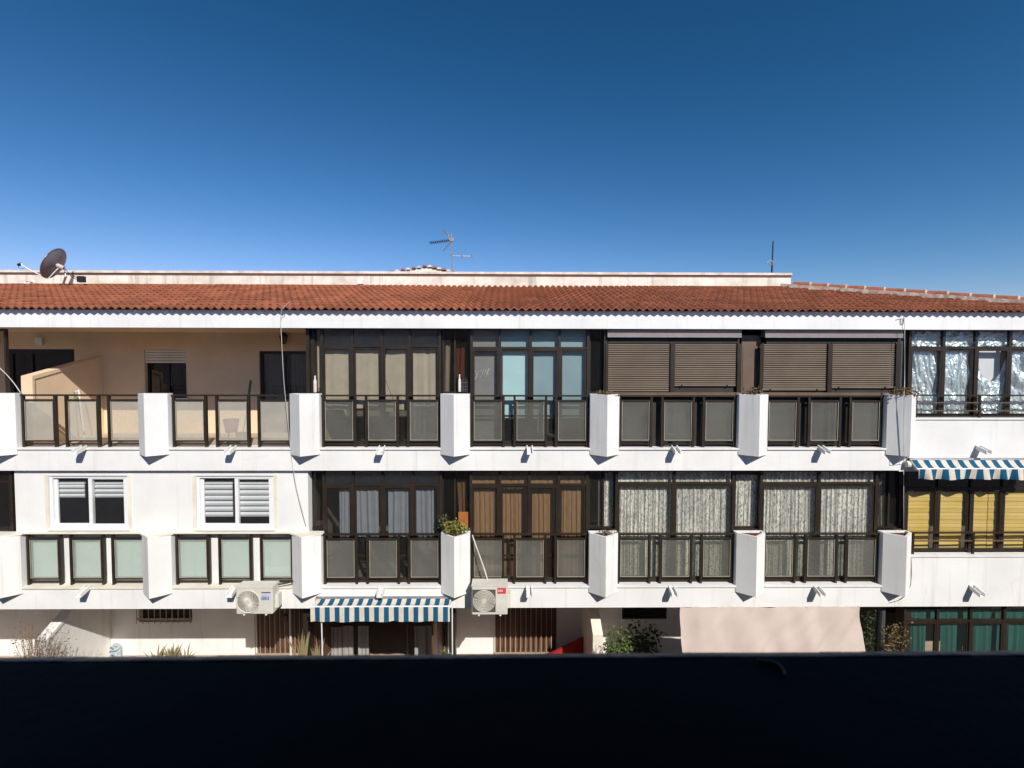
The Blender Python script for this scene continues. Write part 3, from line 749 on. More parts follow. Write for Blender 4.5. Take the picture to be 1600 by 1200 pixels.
part(rest, 'roof_tiling', TILE, ROOF, fix=False, kind='stuff')
# hip with mortar bed and half-round cap tiles
hd = (roof_pt(hip_x(0), 0)-roof_pt(hip_x(LEN), LEN)); hl = hd.length; hd.normalize()
hs = roof_pt(hip_x(v0), v0); side = hd.cross(Vector((0, 0, 1))).normalized(); upv = side.cross(hd).normalized()
bed = MB(); st = hs - hd*.25; nb = 60
for k in range(nb+1):
    p = st + hd*(hl*.97*k/nb); j = random.uniform(-.02, .02)
    for s_, n_ in ((-.17+j, -.03), (-.12, .12), (.12, .12), (.16, -.12)):
        bed.v.append(tuple(p + side*(-s_) + upv*n_))
for k in range(nb):
    for m_ in range(3):
        i = k*4+m_; bed.f.append((i, i+1, i+5, i+4))
part(bed, 'hip_mortar', MORTAR, ROOF)
cap = MB(); cl = .42; n = 10
for t, r_ in ((0, .085), (cl, .10)):
    for k in range(n+1):
        an = pi*k/n; cap.v.append(tuple(hd*t + side*(cos(an)*r_*1.15) + upv*(sin(an)*r_)))
for t, r_ in ((cl, .082),):
    for k in range(n+1):
        an = pi*k/n; cap.v.append(tuple(hd*t + side*(cos(an)*r_*1.15) + upv*(sin(an)*r_)))
for k in range(n):
    cap.f.append((k, k+1, n+2+k, n+1+k)); cap.f.append((n+1+k, n+2+k, 2*n+3+k, 2*n+2+k))
cap_mesh = cap.mesh('hip_tile', TILE, False, True)
colr = MB()
for t, r_ in ((cl-.03, .104), (cl+.012, .106), (cl+.012, .08)):
    for k in range(n+1):
        an = pi*k/n; colr.v.append(tuple(hd*t + side*(cos(an)*r_*1.15) + upv*(sin(an)*r_)))
for l in range(2):
    for k in range(n): a = l*(n+1)+k; colr.f.append((a, a+1, a+n+2, a+n+1))
col_mesh = colr.mesh('mortar_joint', mat('pale_mortar', (.62, .53, .42), .9, col2=(.5, .4, .3), scale=10), False, True)
for k in range(int(hl/.40)):
    p = hs + hd*(.02+.40*k) + upv*(.115+random.uniform(-.006, .006))
    if p.x > XC: break
    put(cap_mesh, 'hip_tile', p, ROOF); put(col_mesh, 'mortar_joint', p, ROOF)
# rear fall of the hip, out of sight of the camera
bk = MB(); q = [roof_pt(hip_x(0), 0), roof_pt(hip_x(LEN), LEN), roof_pt(hip_x(LEN), LEN)+Vector((5.5, .5, -1.1)), roof_pt(hip_x(0), 0)+Vector((.6, 1.5, -.2))]
bk.prism([p+Vector((0, 0, -.06)) for p in q], q); part(bk, 'roof_plane', TILE, ROOF)
# roof parapet
xpe = WX(1236, 440, YT); zpt_ = WZ(700, 425, YT); zpc = WZ(700, 428.6, YT-.03)
sg = MB(); xx = xpe; edges = [xpe]
while xx > XL-2:
    xx -= random.uniform(1.6, 2.6); edges.append(xx)
PAR = part(MB().box(XL-2, xpe, YT+.004, YT+.2, ZT-.4, zpc-.002), 'roof_parapet', STONE, B)
for a, b in zip(edges, edges[1:]):
    part(MB().box(b+.003, a-.003, YT, YT+.003, ZT-.3, zpc-.004), 'render_panel', STONE, PAR)
    part(MB().box(b+.004, a-.0, YT-.055, YT+.25, zpc+.006, zpt_+random.uniform(-.004, .004)), 'coping_slab', COPING, PAR)
part(MB().box(XL-2, xpe, YT-.03, YT-.001, zpc-.03, zpc+.004), 'drip_moulding', mat('dark_drip_edge', (.16, .11, .085), .9), PAR)
part(MB().box(WX(1221, 440, YT-.1), WX(1228, 440, YT-.1), YT-.09, YT-.06, WZ(1224, 449, YT-.1), WZ(1224, 443, YT-.1)), 'pipe_stub', MORTAR, PAR)
part(MB().box(XL, XR, YT+.2, 14.8, 8.401, ZT-.35), 'roof_deck', MORTAR, B)
# little gabled roof showing above the parapet
YH = 17.0
hut = MB()
gl = [W(600, 428, YH), W(668, 416.8, YH), W(712, 427, YH)]
hut.exty([(gl[0].x, gl[0].z-.3), (gl[0].x, gl[0].z), (gl[1].x, gl[1].z-.03), (gl[2].x, gl[2].z-.03), (gl[2].x, gl[2].z-.3)], YH, YH+2)
hut.box(gl[0].x+.15, gl[2].x-.15, YH+.1, YH+1.9, 8.401, gl[0].z-.301)
HUT = part(hut, 'stair_head', CREAM, B)
rt = MB()
for s_, e_, nn in ((gl[0], gl[1], 8), (gl[1], gl[2], 6)):
    for k in range(nn):
        p = s_.lerp(e_, (k+.5)/nn); dv = (e_-s_)/nn
        tt = MB(); m_ = 6
        for t in (-.06, 1.2):
            for j in range(m_+1):
                an = pi*j/m_; tt.v.append((p.x+cos(an)*.075, YH+t, p.z+.0+sin(an)*.07))
        for j in range(m_): tt.f.append((j, j+1, m_+2+j, m_+1+j))
        tt.f.append(tuple(range(m_+1)))
        part(tt, 'verge_tile', TILE if k % 2 else COPING, HUT)

# ------------------------------------------------------------------ things on the roof
def dish():
    base = W(98, 446, 12.9); c = W(83.5, 411.5, 12.75)
    r = root('satellite_dish', base, 'grey satellite dish seen from behind, standing on roof tiles by the parapet', 'satellite dish')
    nrm = Vector((-.91, -.20, .46)).normalized(); a = nrm.cross(Vector((0, 0, 1))).normalized(); b = a.cross(nrm).normalized()
    R = .415; mb = MB(); nr, na = 5, 28
    for k in range(nr+1):
        rr = R*k/nr
        for j in range(na):
            an = 2*pi*j/na; mb.v.append(tuple(c + (a*cos(an)*.92 + b*sin(an)*1.02)*rr + nrm*(.09*(k/nr)**2-.09)))
    for k in range(nr):
        for j in range(na):
            l = (j+1) % na; mb.f.append((k*na+j, k*na+l, (k+1)*na+l, (k+1)*na+j))
    o = part(mb, 'reflector', DISH, r, smooth=True)
    rim = MB(); rim.tube([c + (a*cos(2*pi*j/na)*.92 + b*sin(2*pi*j/na)*1.02)*R for j in range(na+1)], .009, 5); part(rim, 'rim', METAL, o)
    lnb = W(31, 412.5, 12.9); foot = c - b*R*.98
    part(MB().tube([foot + nrm*-.05, foot.lerp(lnb, .5)+Vector((0, 0, -.02)), lnb], .014, 6), 'feed_arm', PVC, r)
    ln = MB().tube([lnb - nrm*.05 + Vector((-.09, 0, 0)), lnb+Vector((.05, 0, .005))], .038, 8); o2 = part(ln, 'feed_horn', DARKMETAL, r)
    part(MB().tube([lnb+Vector((.03, 0, 0)), lnb+Vector((.07, .0, 0))], .028, 8), 'collar', PVC, o2)
    part(MB().tube([lnb+Vector((-.05, 0, -.03)), lnb+Vector((-.03, 0, -.10)), lnb+Vector((.04, 0, -.13)), lnb+Vector((.15, 0, -.08))], .005, 5), 'cable', BCABLE, r)
    bk_ = c - nrm*.12
    part(MB().tube([bk_ + nrm*.04, bk_ - nrm*.13], .05, 8), 'mount', COPING, r)
    part(MB().tube([bk_ - nrm*.04, foot - nrm*.06], .012, 6), 'strut', PVC, r)
    part(MB().tube([bk_ - nrm*.13 + Vector((0, 0, .05)), bk_-nrm*.13+Vector((.03, .02, -.20)), base], .026, 8), 'mast', METAL, r)
    mt = W(126, 436.5, 12.95)
    part(MB().tube([bk_ - nrm*.13 + Vector((0, 0, -.1)), mt], .011, 6), 'stay', BCABLE, r)
    part(MB().tube([bk_ - nrm*.16, W(112, 433, 12.9), mt+Vector((0, 0, -.05))], .008, 5), 'cable', BCABLE, r)
    part(MB().box(mt.x-.06, mt.x+.10, mt.y-.05, mt.y+.05, mt.z-.075, mt.z+.08), 'equipment_box', DARKMETAL, r)
dish()
wb = W(46, 443, 13.35)
o = MB().box(wb.x-.10, wb.x+.05, 13.3, 13.42, wb.z-.07, wb.z+.05); thing(o, 'junction_box', PVC, 'small white junction box on the roof below the dish feed', 'box')
wb = W(563, 441, 13.4)
o = MB().box(wb.x-.05, wb.x+.07, 13.36, 13.495, wb.z-.05, wb.z+.06); thing(o, 'junction_box', PVC, 'small white box fixed on the parapet above the middle tiles', 'box')
def antenna():
    bx = W(707, 424, 14.6); top = W(705.5, 364, 14.6)
    r = root('television_antenna', (bx.x, 14.6, zpt_-.6), 'tall rooftop television antenna with a long toothed boom pointing left', 'antenna')
    part(MB().tube([(bx.x, 14.6, zpt_-.6), top], .018, 7), 'mast', METAL, r)
    s = W(704, 375.5, 14.6); e = W(672, 379.5, 14.3)
    o = part(MB().tube([s, e], .012, 6), 'boom', DARKMETAL, r)
    d = (e-s); el = MB()
    for k in range(11):
        p = s + d*(.12+.088*k); el.tube([p+Vector((-.01, -.11, .02)), p+Vector((.01, .11, -.02))], .006, 4); el.tube([p+Vector((0, 0, -.035)), p+Vector((0, 0, .035))], .008, 4)
    part(el, 'elements', DARKMETAL, o)
    rf = MB()
    for sg_ in (-1, 1):
        for k in range(5):
            q = s + Vector((.03-.055*k, 0, sg_*(.05+.06*k))); rf.tube([q+Vector((0, -.22, 0)), q+Vector((0, .22, 0))], .006, 4)
        rf.tube([s+Vector((.05, 0, 0)), s+Vector((-.22, 0, sg_*.31))], .009, 4)
    rf.tube([s+Vector((-.02, 0, .02)), s+Vector((-.09, 0, .24))], .02, 5)
    part(rf, 'reflector', METAL, r)
    part(MB().box(s.x-.02, s.x+.09, 14.55, 14.65, s.z-.03, s.z+.06), 'clamp', METAL, r)
    s2 = W(705, 399.5, 14.6); e2 = W(738, 400.5, 14.6)
    o = part(MB().tube([s2, e2], .010, 6), 'lower_boom', COPING, r)
    el = MB()
    for k in (0.02, .5, .97):
        p = s2.lerp(e2, k); el.tube([p+Vector((0, -.3, 0)), p+Vector((0, .3, 0))], .012, 4)
    part(el, 'elements', METAL, o)
antenna()
b0 = W(1206, 427, 14.2); t0 = W(1208, 377, 14.2)
r = root('roof_mast', (b0.x, 14.2, zpt_-.5), 'thin dark mast rising behind the right end of the roof parapet', 'mast')
part(MB().tube([(b0.x, 14.2, zpt_-.5), b0, b0.lerp(t0, .3)], .026, 7), 'tube', DARKMETAL, r)
part(MB().tube([b0.lerp(t0, .29), t0], .020, 7), 'upper_tube', DARKMETAL, r)
q = W(1204, 410.5, 14.15); part(MB().tube([q+Vector((cos(a_)*.07, 0, sin(a_)*.07)) for a_ in [2*pi*k/14 for k in range(15)]], .010, 5), 'ring', METAL, r)
part(MB().tube([q+Vector((-.07, 0, 0)), q+Vector((-.11, 0, .02))], .014, 5), 'bracket', METAL, r)

# ------------------------------------------------------------------ curtains and blinds
def curtain(px0, px1, py0, py1, Y, m, label, folds=6, amp=.018, name='curtain', cat='curtain', top=0, lean=0, group=None, seed=0, sway=.01, foot=None):
    x0, x1 = WX(px0, (py0+py1)/2, Y), WX(px1, (py0+py1)/2, Y); zt_, zb_ = WZ((px0+px1)/2, py0, Y), WZ((px0+px1)/2, py1, Y)
    rs = random.Random(seed + int(px0)); ph = [rs.uniform(0, 6.28) for _ in range(4)]
    def fn(u, v):
        fz = .6+.4*v
        w = sin(2*pi*folds*u+ph[0])*.6 + sin(2*pi*folds*1.73*u+ph[1])*.3 + sin(2*pi*folds*.41*u+ph[2]+v*1.2)*.35
        x = x0+(x1-x0)*u + lean*v*(x1-x0) + sway*sin(3*v+ph[3])*sin(pi*u)
        z = zt_+(zb_-zt_)*v
        if top and v == 0: z += -top*abs(sin(2*pi*folds*.5*u+ph[1]))
        return (x, Y+amp*fz*w, z)
    mb = MB().grid(fn, max(24, int(folds*9)), 9)
    return thing(mb, name, m, label, cat, group, smooth=True, fix=False)
YC = YG+.10
yb2, yb1 = 690, 904
# top floor, beige
g = 'beige curtains behind the top floor glazing'
curtain(506, 549, 544, 640, YC, C_BEIGE, 'flat beige curtain in the first pane of the beige-curtained top bay', 2, .010, top=.02, group=g)
curtain(553, 592, 545, 638, YC, C_BEIGE, 'flat beige curtain in the second pane of the beige-curtained top bay', 2, .010, top=.02, group=g)
def flap():
    Y = YC; a = W(604, 543, Y); b = W(637, 543, Y); c = W(637, 640, Y); d = W(621, 640, Y); e = W(600, 588, Y)
    mb = MB()
    def fn(u, v):
        xl = a.x+(e.x-a.x)*min(1, v/.46) if v < .46 else e.x+(d.x-e.x)*((v-.46)/.54)
        return (xl+(b.x-xl)*u, Y+.012*sin(5*u+2*v), a.z+(c.z-a.z)*v-.02*abs(sin(4*u))*(v == 0))
    mb.grid(fn, 20, 20)
    p = [e, W(600, 642, Y-.03), W(620, 642, Y-.03)]
    k = len(mb.v)
    mb.v += [tuple(q) for q in (e+Vector((0, -.01, 0)), W(600, 620, Y-.02), W(601, 643, Y-.03), W(622, 643, Y-.03), W(611, 617, Y-.015))]
    mb.f += [(k, k+1, k+4), (k+1, k+2, k+3), (k+1, k+3, k+4)]
    return thing(mb, 'curtain', C_BEIGE, 'beige curtain with its lower left corner folded back', 'curtain', g, fix=False)
flap()
curtain(643, 681, 545, 637, YC, C_BEIGE, 'softly pleated beige curtain in the last pane of the beige-curtained top bay', 2.5, .018, top=.025, group=g)
curtain(491, 506, 532, 606, YN+.12, C_BEIGE, 'narrow beige curtain tied back over the planter beside the open terrace', 2, .02, lean=-.35, group=g)
curtain(696, 704, 531, 614, YN+.1, C_BEIGE, 'narrow tapering beige curtain right of the beige-curtained top bay', 1.5, .02, lean=-.2, group=g)
curtain(507, 683, 516, 539, YC+.25, C_SHEER, 'dim grey fabric behind the small top lights of the beige-curtained bay', 8, .02, name='pelmet_fabric', cat='curtain')
curtain(712, 730, 515, 590, YN+.15, C_RUST, 'dark rust curtain above the planter between the two glazed top bays', 2, .03, lean=-.25)
# top floor, aqua
curtain(738, 780, 546, 690, YC, BLINDG, 'flat grey blind in the left pane of the aqua top bay', 1, .004, name='blind', cat='blind')
curtain(738, 780, 516, 542, YC+.01, BLINDG, 'short grey blind in the left top light of the aqua bay', 1, .003, name='blind', cat='blind')
g = 'aqua blinds of one top floor bay'
curtain(783, 826, 546, 655, YC, AQUA, 'bright pale aqua blind in the second pane of the aqua top bay', 1, .004, name='blind', cat='blind', group=g)
curtain(831, 873, 546, 655, YC, AQUAD, 'dull aqua blind in the third pane of the aqua top bay', 1, .004, name='blind', cat='blind', group=g)
curtain(875, 914, 546, 655, YC, AQUAD, 'dull aqua blind in the last pane of the aqua top bay', 1, .004, name='blind', cat='blind', group=g)
curtain(783, 915, 515, 542, YC+.01, AQUAD, 'aqua blind across three top lights of the aqua bay', 2, .004, name='blind', cat='blind', group=g)
# expanding rack hanging behind the grey pane and a white tag
zz = MB(); Y = YC-.014
p1 = [(739, 585), (745, 579.5), (753, 588), (748, 580), (757, 575), (764, 588)]
top_ = [(740, 580), (746, 592), (748, 579), (754, 590), (756, 577), (762, 588)]
ln1 = [(739, 582), (743, 592.5), (749, 578.5)]; 
A = [(738.5, 586), (741, 580), (751, 591), (757, 577), (760, 589)]
for seg in ([(738.5, 586), (742.5, 593), (748, 579.5), (751, 590.5), (756, 577), (759, 589), (764.5, 575)], [(739, 586), (742, 580), (747.5, 591.5), (751, 579), (756, 589.5), (759, 577.5), (762.5, 586)]):
    zz.tube([W(px, py, Y) for px, py in seg], .0055, 5)
thing(zz, 'expanding_rack', PVC, 'white zigzag expanding rack hanging at the grey pane of the aqua bay', 'rack')
q = W(739.5, 569, Y); thing(MB().box(q.x-.022, q.x+.022, Y-.01, Y+.01, q.z-.022, q.z+.022), 'paper_tag', PVC, 'tiny white tag on the frame above the zigzag rack', 'tag')
# first floor, blue grey
g = 'blue grey curtains of one first floor bay'
for a, b, t in ((531, 549, 'narrow blue grey curtain drawn right in the first pane of the blue-curtained bay'), (556, 591, 'blue grey curtain filling the second pane of the blue-curtained bay'), (607, 642, 'blue grey curtain filling the third pane of the blue-curtained bay'), (649, 678, 'blue grey curtain left of the dark gap in the last pane of the blue-curtained bay')):
    curtain(a, b, 761, 840 if a > 531 else 846, YC, C_BLUE, t, 3.5, .028, group=g, top=.01)
curtain(509, 686, 737, 756, YC+.2, C_GREY, 'grey fabric behind the small top lights of the blue-curtained bay', 12, .015, name='pelmet_fabric')
# first floor, brown
g = 'brown curtains of one first floor bay'
for k, (a, b, fl, t) in enumerate(((741, 777, 5, 'ochre brown pleated curtain in the first pane of the brown-curtained bay'), (784, 824, 6, 'darker brown pleated curtain in the second pane of the brown-curtained bay'), (830, 870, 6, 'brown pleated curtain in the third pane of the brown-curtained bay'), (876, 911, 5, 'warm brown pleated curtain in the last pane of the brown-curtained bay'))):
    curtain(a, b, 760, 908, YC + (.0, .1, .08, .0)[k], C_BROWN, t, fl, .024, group=g, seed=k)
curtain(738, 916, 737, 757, YC+.04, C_BROWN, 'brown fabric behind the small top lights of the brown-curtained bay', 16, .012, name='pelmet_fabric')
curtain(714, 731, 742, 800, YN+.1, C_BROWN, 'slanting brown curtain above the orange board by the flowering planter', 2, .03, lean=.2)
# lace
g = 'white lace curtains of the first floor'
curtain(966, 1049, 759, 906, YC, LACE, 'white lace curtain in the left pane of the first lace bay', 15, .026, group=g)
curtain(1056, 1141, 759, 906, YC, LACE, 'white lace curtain in the right pane of the first lace bay', 14, .026, group=g)
curtain(1192, 1274, 759, 906, YC, LACE, 'white lace curtain in the left pane of the second lace bay', 15, .026, group=g)
curtain(1282, 1362, 759, 906, YC, LACE, 'white lace curtain in the right pane of the second lace bay', 13, .026, group=g)
curtain(1150, 1183, 742, 824, YN+.06, LACE, 'narrow white lace curtain between the two lace bays', 6, .02, group=g)
curtain(944, 958, 738, 826, YN+.06, LACE, 'narrow lace strip left of the first lace bay', 3, .02, group=g)
curtain(1372, 1385, 740, 824, YN+.06, LACE, 'narrow lace strip right of the second lace bay', 3, .02, group=g)
curtain(966, 1142, 737, 753, YC+.02, LACE, 'lace behind the top lights of the first lace bay', 24, .012, group=g)
curtain(1192, 1364, 737, 753, YC+.02, LACE, 'lace behind the top lights of the second lace bay', 24, .012, group=g)
# cane blinds
g = 'yellow cane blinds of the right corner'
for k, (a, b, t) in enumerate(((1415.5, 1453, 'yellow cane blind in the leftmost pane below the upper striped awning'), (1467.5, 1502, 'yellow cane blind in the second pane below the upper striped awning'), (1517.5, 1556, 'yellow cane blind with a dark split, third pane below the upper striped awning'), (1568.5, 1616, 'wide yellow cane blind at the right edge of the photo'))):
    x0, x1 = WX(a, 810, YC-.03), WX(b, 810, YC-.03); z1, z0 = WZ(a, 768, YC), zr1-.02
    mb = MB(); n = 16; gap = (.0,)
    spans = [(x0, x1)] if k != 2 else [(x0, x0+(x1-x0)*.62), (x0+(x1-x0)*.68, x1)]
    for s, e in spans:
        mb.grid(lambda u, v: (s+(e-s)*u, YC-.03+.004*sin(40*v)+.01*sin(3*u+k), z1+(z0-z1)*v), 6, 30)
    thing(mb, 'cane_blind', CANE, t, 'blind', g, fix=False)
# foil sheets
g = 'silver foil sheets in the top right windows'
def foil(px0, px1, py0, py1, label, seed, cut=0):
    Y = YG+.075; x0, x1 = WX(px0, 580, Y), WX(px1, 580, Y); z1, z0 = WZ(px0, py0, Y), WZ(px0, py1, Y)
    def fn(u, v):
        zz = z1+(z0-z1)*v
        if cut: zz = z1 + (z0-z1)*(v*(1-cut*(1-.75*(2*u-1)**2)) + cut*(1-.75*(2*u-1)**2))
        p = Vector((u*4+seed*7.1, v*7+seed, 0))
        sk = noise.noise(Vector((seed*3.3, v*2, u)))            # slanted drapes with sharp creases
        d = .10*abs(noise.noise(Vector((u*3.2+v*1.1*cos(seed*2.1)+sk, v*1.6, seed*5.))))
        d += .055*abs(noise.noise(Vector((u*7-v*3*sin(seed*1.7), v*3.2, seed*9.))))
        d += .016*abs(noise.noise(Vector((u*17, v*15, seed*4.))))
        return (x0+(x1-x0)*u, Y+.03-d, zz)
    mb = MB().grid(fn, 26, 44)
    return thing(mb, 'foil_sheet', FOIL, label, 'foil', g, fix=False)
for k, (a, b, t) in enumerate(((1422, 1464, 'crumpled silver foil sheet in the leftmost of the top right windows'), (1474, 1513, 'crumpled silver foil sheet in the second of the top right windows'), (1524, 1572, 'sagging silver foil sheet exposing a pale blind, third of the top right windows'), (1578, 1624, 'crumpled silver foil sheet at the right edge of the top floor'))):
    foil(a, b, 545, 648, t, k+1, .5 if k == 2 else 0)
for k, (a, b, t) in enumerate(((1422, 1468, 'small foil piece in the leftmost top light above the foil windows'), (1474, 1519, 'small foil piece in the second top light above the foil windows'), (1525, 1572, 'small foil piece in the third top light above the foil windows'), (1578, 1625, 'small foil piece in the top light at the photo edge'))):
    foil(a, b, 517, 541, t, k+11)
curtain(1525, 1562, 547, 603, YC+.06, BLIND, 'pale roller blind above the sagging foil sheet', 1, .003, name='blind', cat='blind')
# terrace door and window curtains
curtain(414, 450, 553, 690, YB+.2, C_SHEER, 'sheer grey curtain behind the left leaf of the terrace door', 6, .02)
curtain(456, 478, 553, 690, YB+.2, C_SHEER, 'sheer grey curtain behind the right leaf of the terrace door', 4, .02)
curtain(269, 290, 568, 618, YB+.16, C_SHEER, 'sheer pale curtain at the right of the small terrace window', 4, .015, lean=.1)
# ground floor
g = 'grey curtains under the lower striped awning'
for k, (a, b, t) in enumerate(((518, 534, 'grey curtain at the far left under the lower striped awning'), (535, 553, 'second grey curtain from the left under the lower striped awning'), (560, 576, 'grey curtain with trailing hem beside the dark door under the lower awning'), (648, 682, 'grey pleated curtain at the right under the lower striped awning'))):
    curtain(a, b, 978 + (k == 0)*2, 1040, 11.6, C_GREY, t, 2.5, .03, group=g)
g = 'green curtains of the ground floor windows'
for k, (a, b, p0, t) in enumerate(((1420, 1445, 975, 'green curtain behind the leftmost ground floor window by the dry bush'), (1468, 1503, 974, 'green curtain behind the second ground floor window'), (1505, 1512, 975, 'narrow green curtain strip beside the third ground floor window'), (1520, 1562, 974, 'green curtain filling the third ground floor window'), (1573, 1612, 974, 'green curtain at the right edge on the ground floor'))):
    curtain(a, b, p0, 1045, YC+.04, C_GREEN, t, 3, .035, group=g)
curtain(1418, 1615, 952, 966, YC+.06, C_GREEN, 'green fabric behind the top lights of the ground floor windows', 16, .02, name='pelmet_fabric')

# slatted blinds behind the two white windows
def slat_blind(x0, x1, zt_, n, pitch, label, Y=10.235):
    r = root('window_blind', ((x0+x1)/2, Y, zt_-n*pitch), label, 'blind', 'slatted blinds of the white windows')
    me = MB().extx([(0, 0), (-.022, pitch*.30), (-.026, pitch*.55), (-.006, pitch*.86), (.0, pitch*.86)], x0-(x0+x1)/2, x1-(x0+x1)/2).mesh('slat', BLIND, False, True)
    for k in range(n): put(me, 'slat', ((x0+x1)/2, Y, zt_-(k+1)*pitch), r)
    hm = MB().box(x0, x1, Y-.02, Y+.02, zt_+.002, zt_+.04); part(hm, 'head_rail', BLIND, r)
a, b, c, d, xm = winA
zb_ = WZ(100, 755.5, 10.28)
slat_blind(WX(90, 765, 10.28), WX(136, 765, 10.28), zb_, 3, .096, 'short white slatted blind in the left half of the leftmost white window')
slat_blind(WX(148, 765, 10.28), WX(199, 765, 10.28), zb_, 3, .096, 'short white slatted blind in the right half of the leftmost white window')
a, b, c, d, xm = winB
slat_blind(WX(317, 780, 10.28), WX(366, 780, 10.28), zb_, 6, .116, 'long bright slatted blind in the left half of the second white window')
slat_blind(WX(372, 780, 10.28), WX(427, 780, 10.28), zb_, 6, .116, 'long slatted blind in the right half of the second white window')

# ------------------------------------------------------------------ awnings
def striped_awning(px0, px1, pyt, pyb, pyv, Yt, Yb, x_off, period, label, scallop=.012):
    x0, x1 = WX(px0, pyb, Yb), WX(px1, pyb, Yb)
    zt_, zb_, zv = WZ((px0+px1)/2, pyt, Yt), WZ((px0+px1)/2, pyb, Yb), WZ((px0+px1)/2, pyv, Yb)
    r = root('striped_awning', ((x0+x1)/2, Yt, zv), label, 'awning', 'blue and white striped awnings')
    m = stripe_material('awning_stripes', x0+x_off, period)
    mb = MB().grid(lambda u, v: (x0+.02+(x1-x0-.04)*u, Yt+(Yb-Yt)*v, zt_+(zb_-zt_)*v-(.03+.012*noise.noise(Vector((u*7, v, 2.))))*sin(pi*v)+.008*noise.noise(Vector((u*16, v*3, 1.)))), 80, 8); part(mb, 'canopy', m, r, smooth=True, fix=False)
    mb = MB().grid(lambda u, v: (x0+.02+(x1-x0-.04)*u, Yb-.022+scallop*v*sin(37*u+2*sin(9*u)), zb_+.004+(zv-zb_-.004)*v + (.006*sin(23*u)+.012*noise.noise(Vector((u*21, 4., x0))))*v), 120, 5); part(mb, 'valance', m, r, smooth=True, fix=False)
    part(MB().tube([(x0-.01, Yb, zb_), (x1+.01, Yb, zb_)], .021, 8), 'front_bar', PVC, r)
    part(MB().tube([(x0, Yt+.022, zt_), (x1, Yt+.022, zt_)], .034, 10), 'roller', METAL, r)
    part(MB().box(x0, x1, Yt+.012, 9.993, zt_-.05, zt_+.02), 'sun_leak_strip', PVC, r)  # added strip, stops sun leaking between roller and slab
    for x in (x0+.05, x1-.05):
        part(MB().tube([(x, Yt+.02, zt_-.05), (x, (Yt+Yb)/2, min(zt_, zb_)-.03), (x, Yb+.01, zb_-.01)], .014, 6), 'arm', PVC, r)
    return r, x0, x1, zb_
Yt = 9.965
xa = WX(484, 948, 9.62); pd = (WX(700, 948, 9.62)-xa)/14.05
rA, xa0, xa1, zA = striped_awning(484, 704.5, 935, 948, 970.5, 9.93, 9.62, pd*.45+.02, pd, 'blue and white striped awning over the ground floor window, between two air conditioners')
xb = WX(1433, 733, 9.74); pd2 = (WX(1594, 733, 9.74)-xb)/8.95
rB, xb0, xb1, zB_ = striped_awning(1433, 1640, 718, 733, 748.5, 9.93, 9.74, pd2*.15, pd2, 'blue and white striped awning half rolled at the right edge above the yellow blinds', .05)
part(MB().tube([(xb0-.07, 9.94, WZ(1425, 726, 9.9)), (xb0-.0, 9.94, WZ(1425, 726, 9.9))], .07, 10), 'gear_housing', COPING, rB)
for px, yl in ((502, 1040), (706.5, 1040)):
    p = W(px, 960, 9.66)
    part(MB().tube([(p.x, 9.66, zA-.02), (p.x, 9.70, WZ(px, yl, 9.7))], .013, 6), 'drop_rod', PVC, rA)
x0a, x1a = WX(1063, 950, 9.96), WX(1345, 950, 9.96)
def can(u, v):   # canvas sags between the seams and wrinkles under its roller
    x = x0a+(x1a-x0a)*u
    return (x, 9.96-.34*v+.035*sin(7*u+1+1.5*v)*sin(pi*v*.8+.3)+.016*sin(26*u+3*v)*(1-v)+.06*noise.noise(Vector((u*9, v*2, 3.)))+.09*abs(noise.noise(Vector((u*10+v*4, v*2.2, 7.))))*(1-.4*v)-.05*abs(u-.52)**.5*sin(pi*v), ZB1+.02-1.75*v - .0*u)
r = root('drop_awning', ((x0a+x1a)/2, 9.96, ZB1-1.75), 'large plain pinkish beige awning hanging over the ground floor', 'awning')
part(MB().grid(can, 90, 24), 'canopy', C_AWN, r, smooth=True, fix=False)
part(MB().tube([(x0a-.02, 9.62, ZB1-1.745), (x1a+.02, 9.62, ZB1-1.745)], .02, 8), 'front_bar', PVC, r)

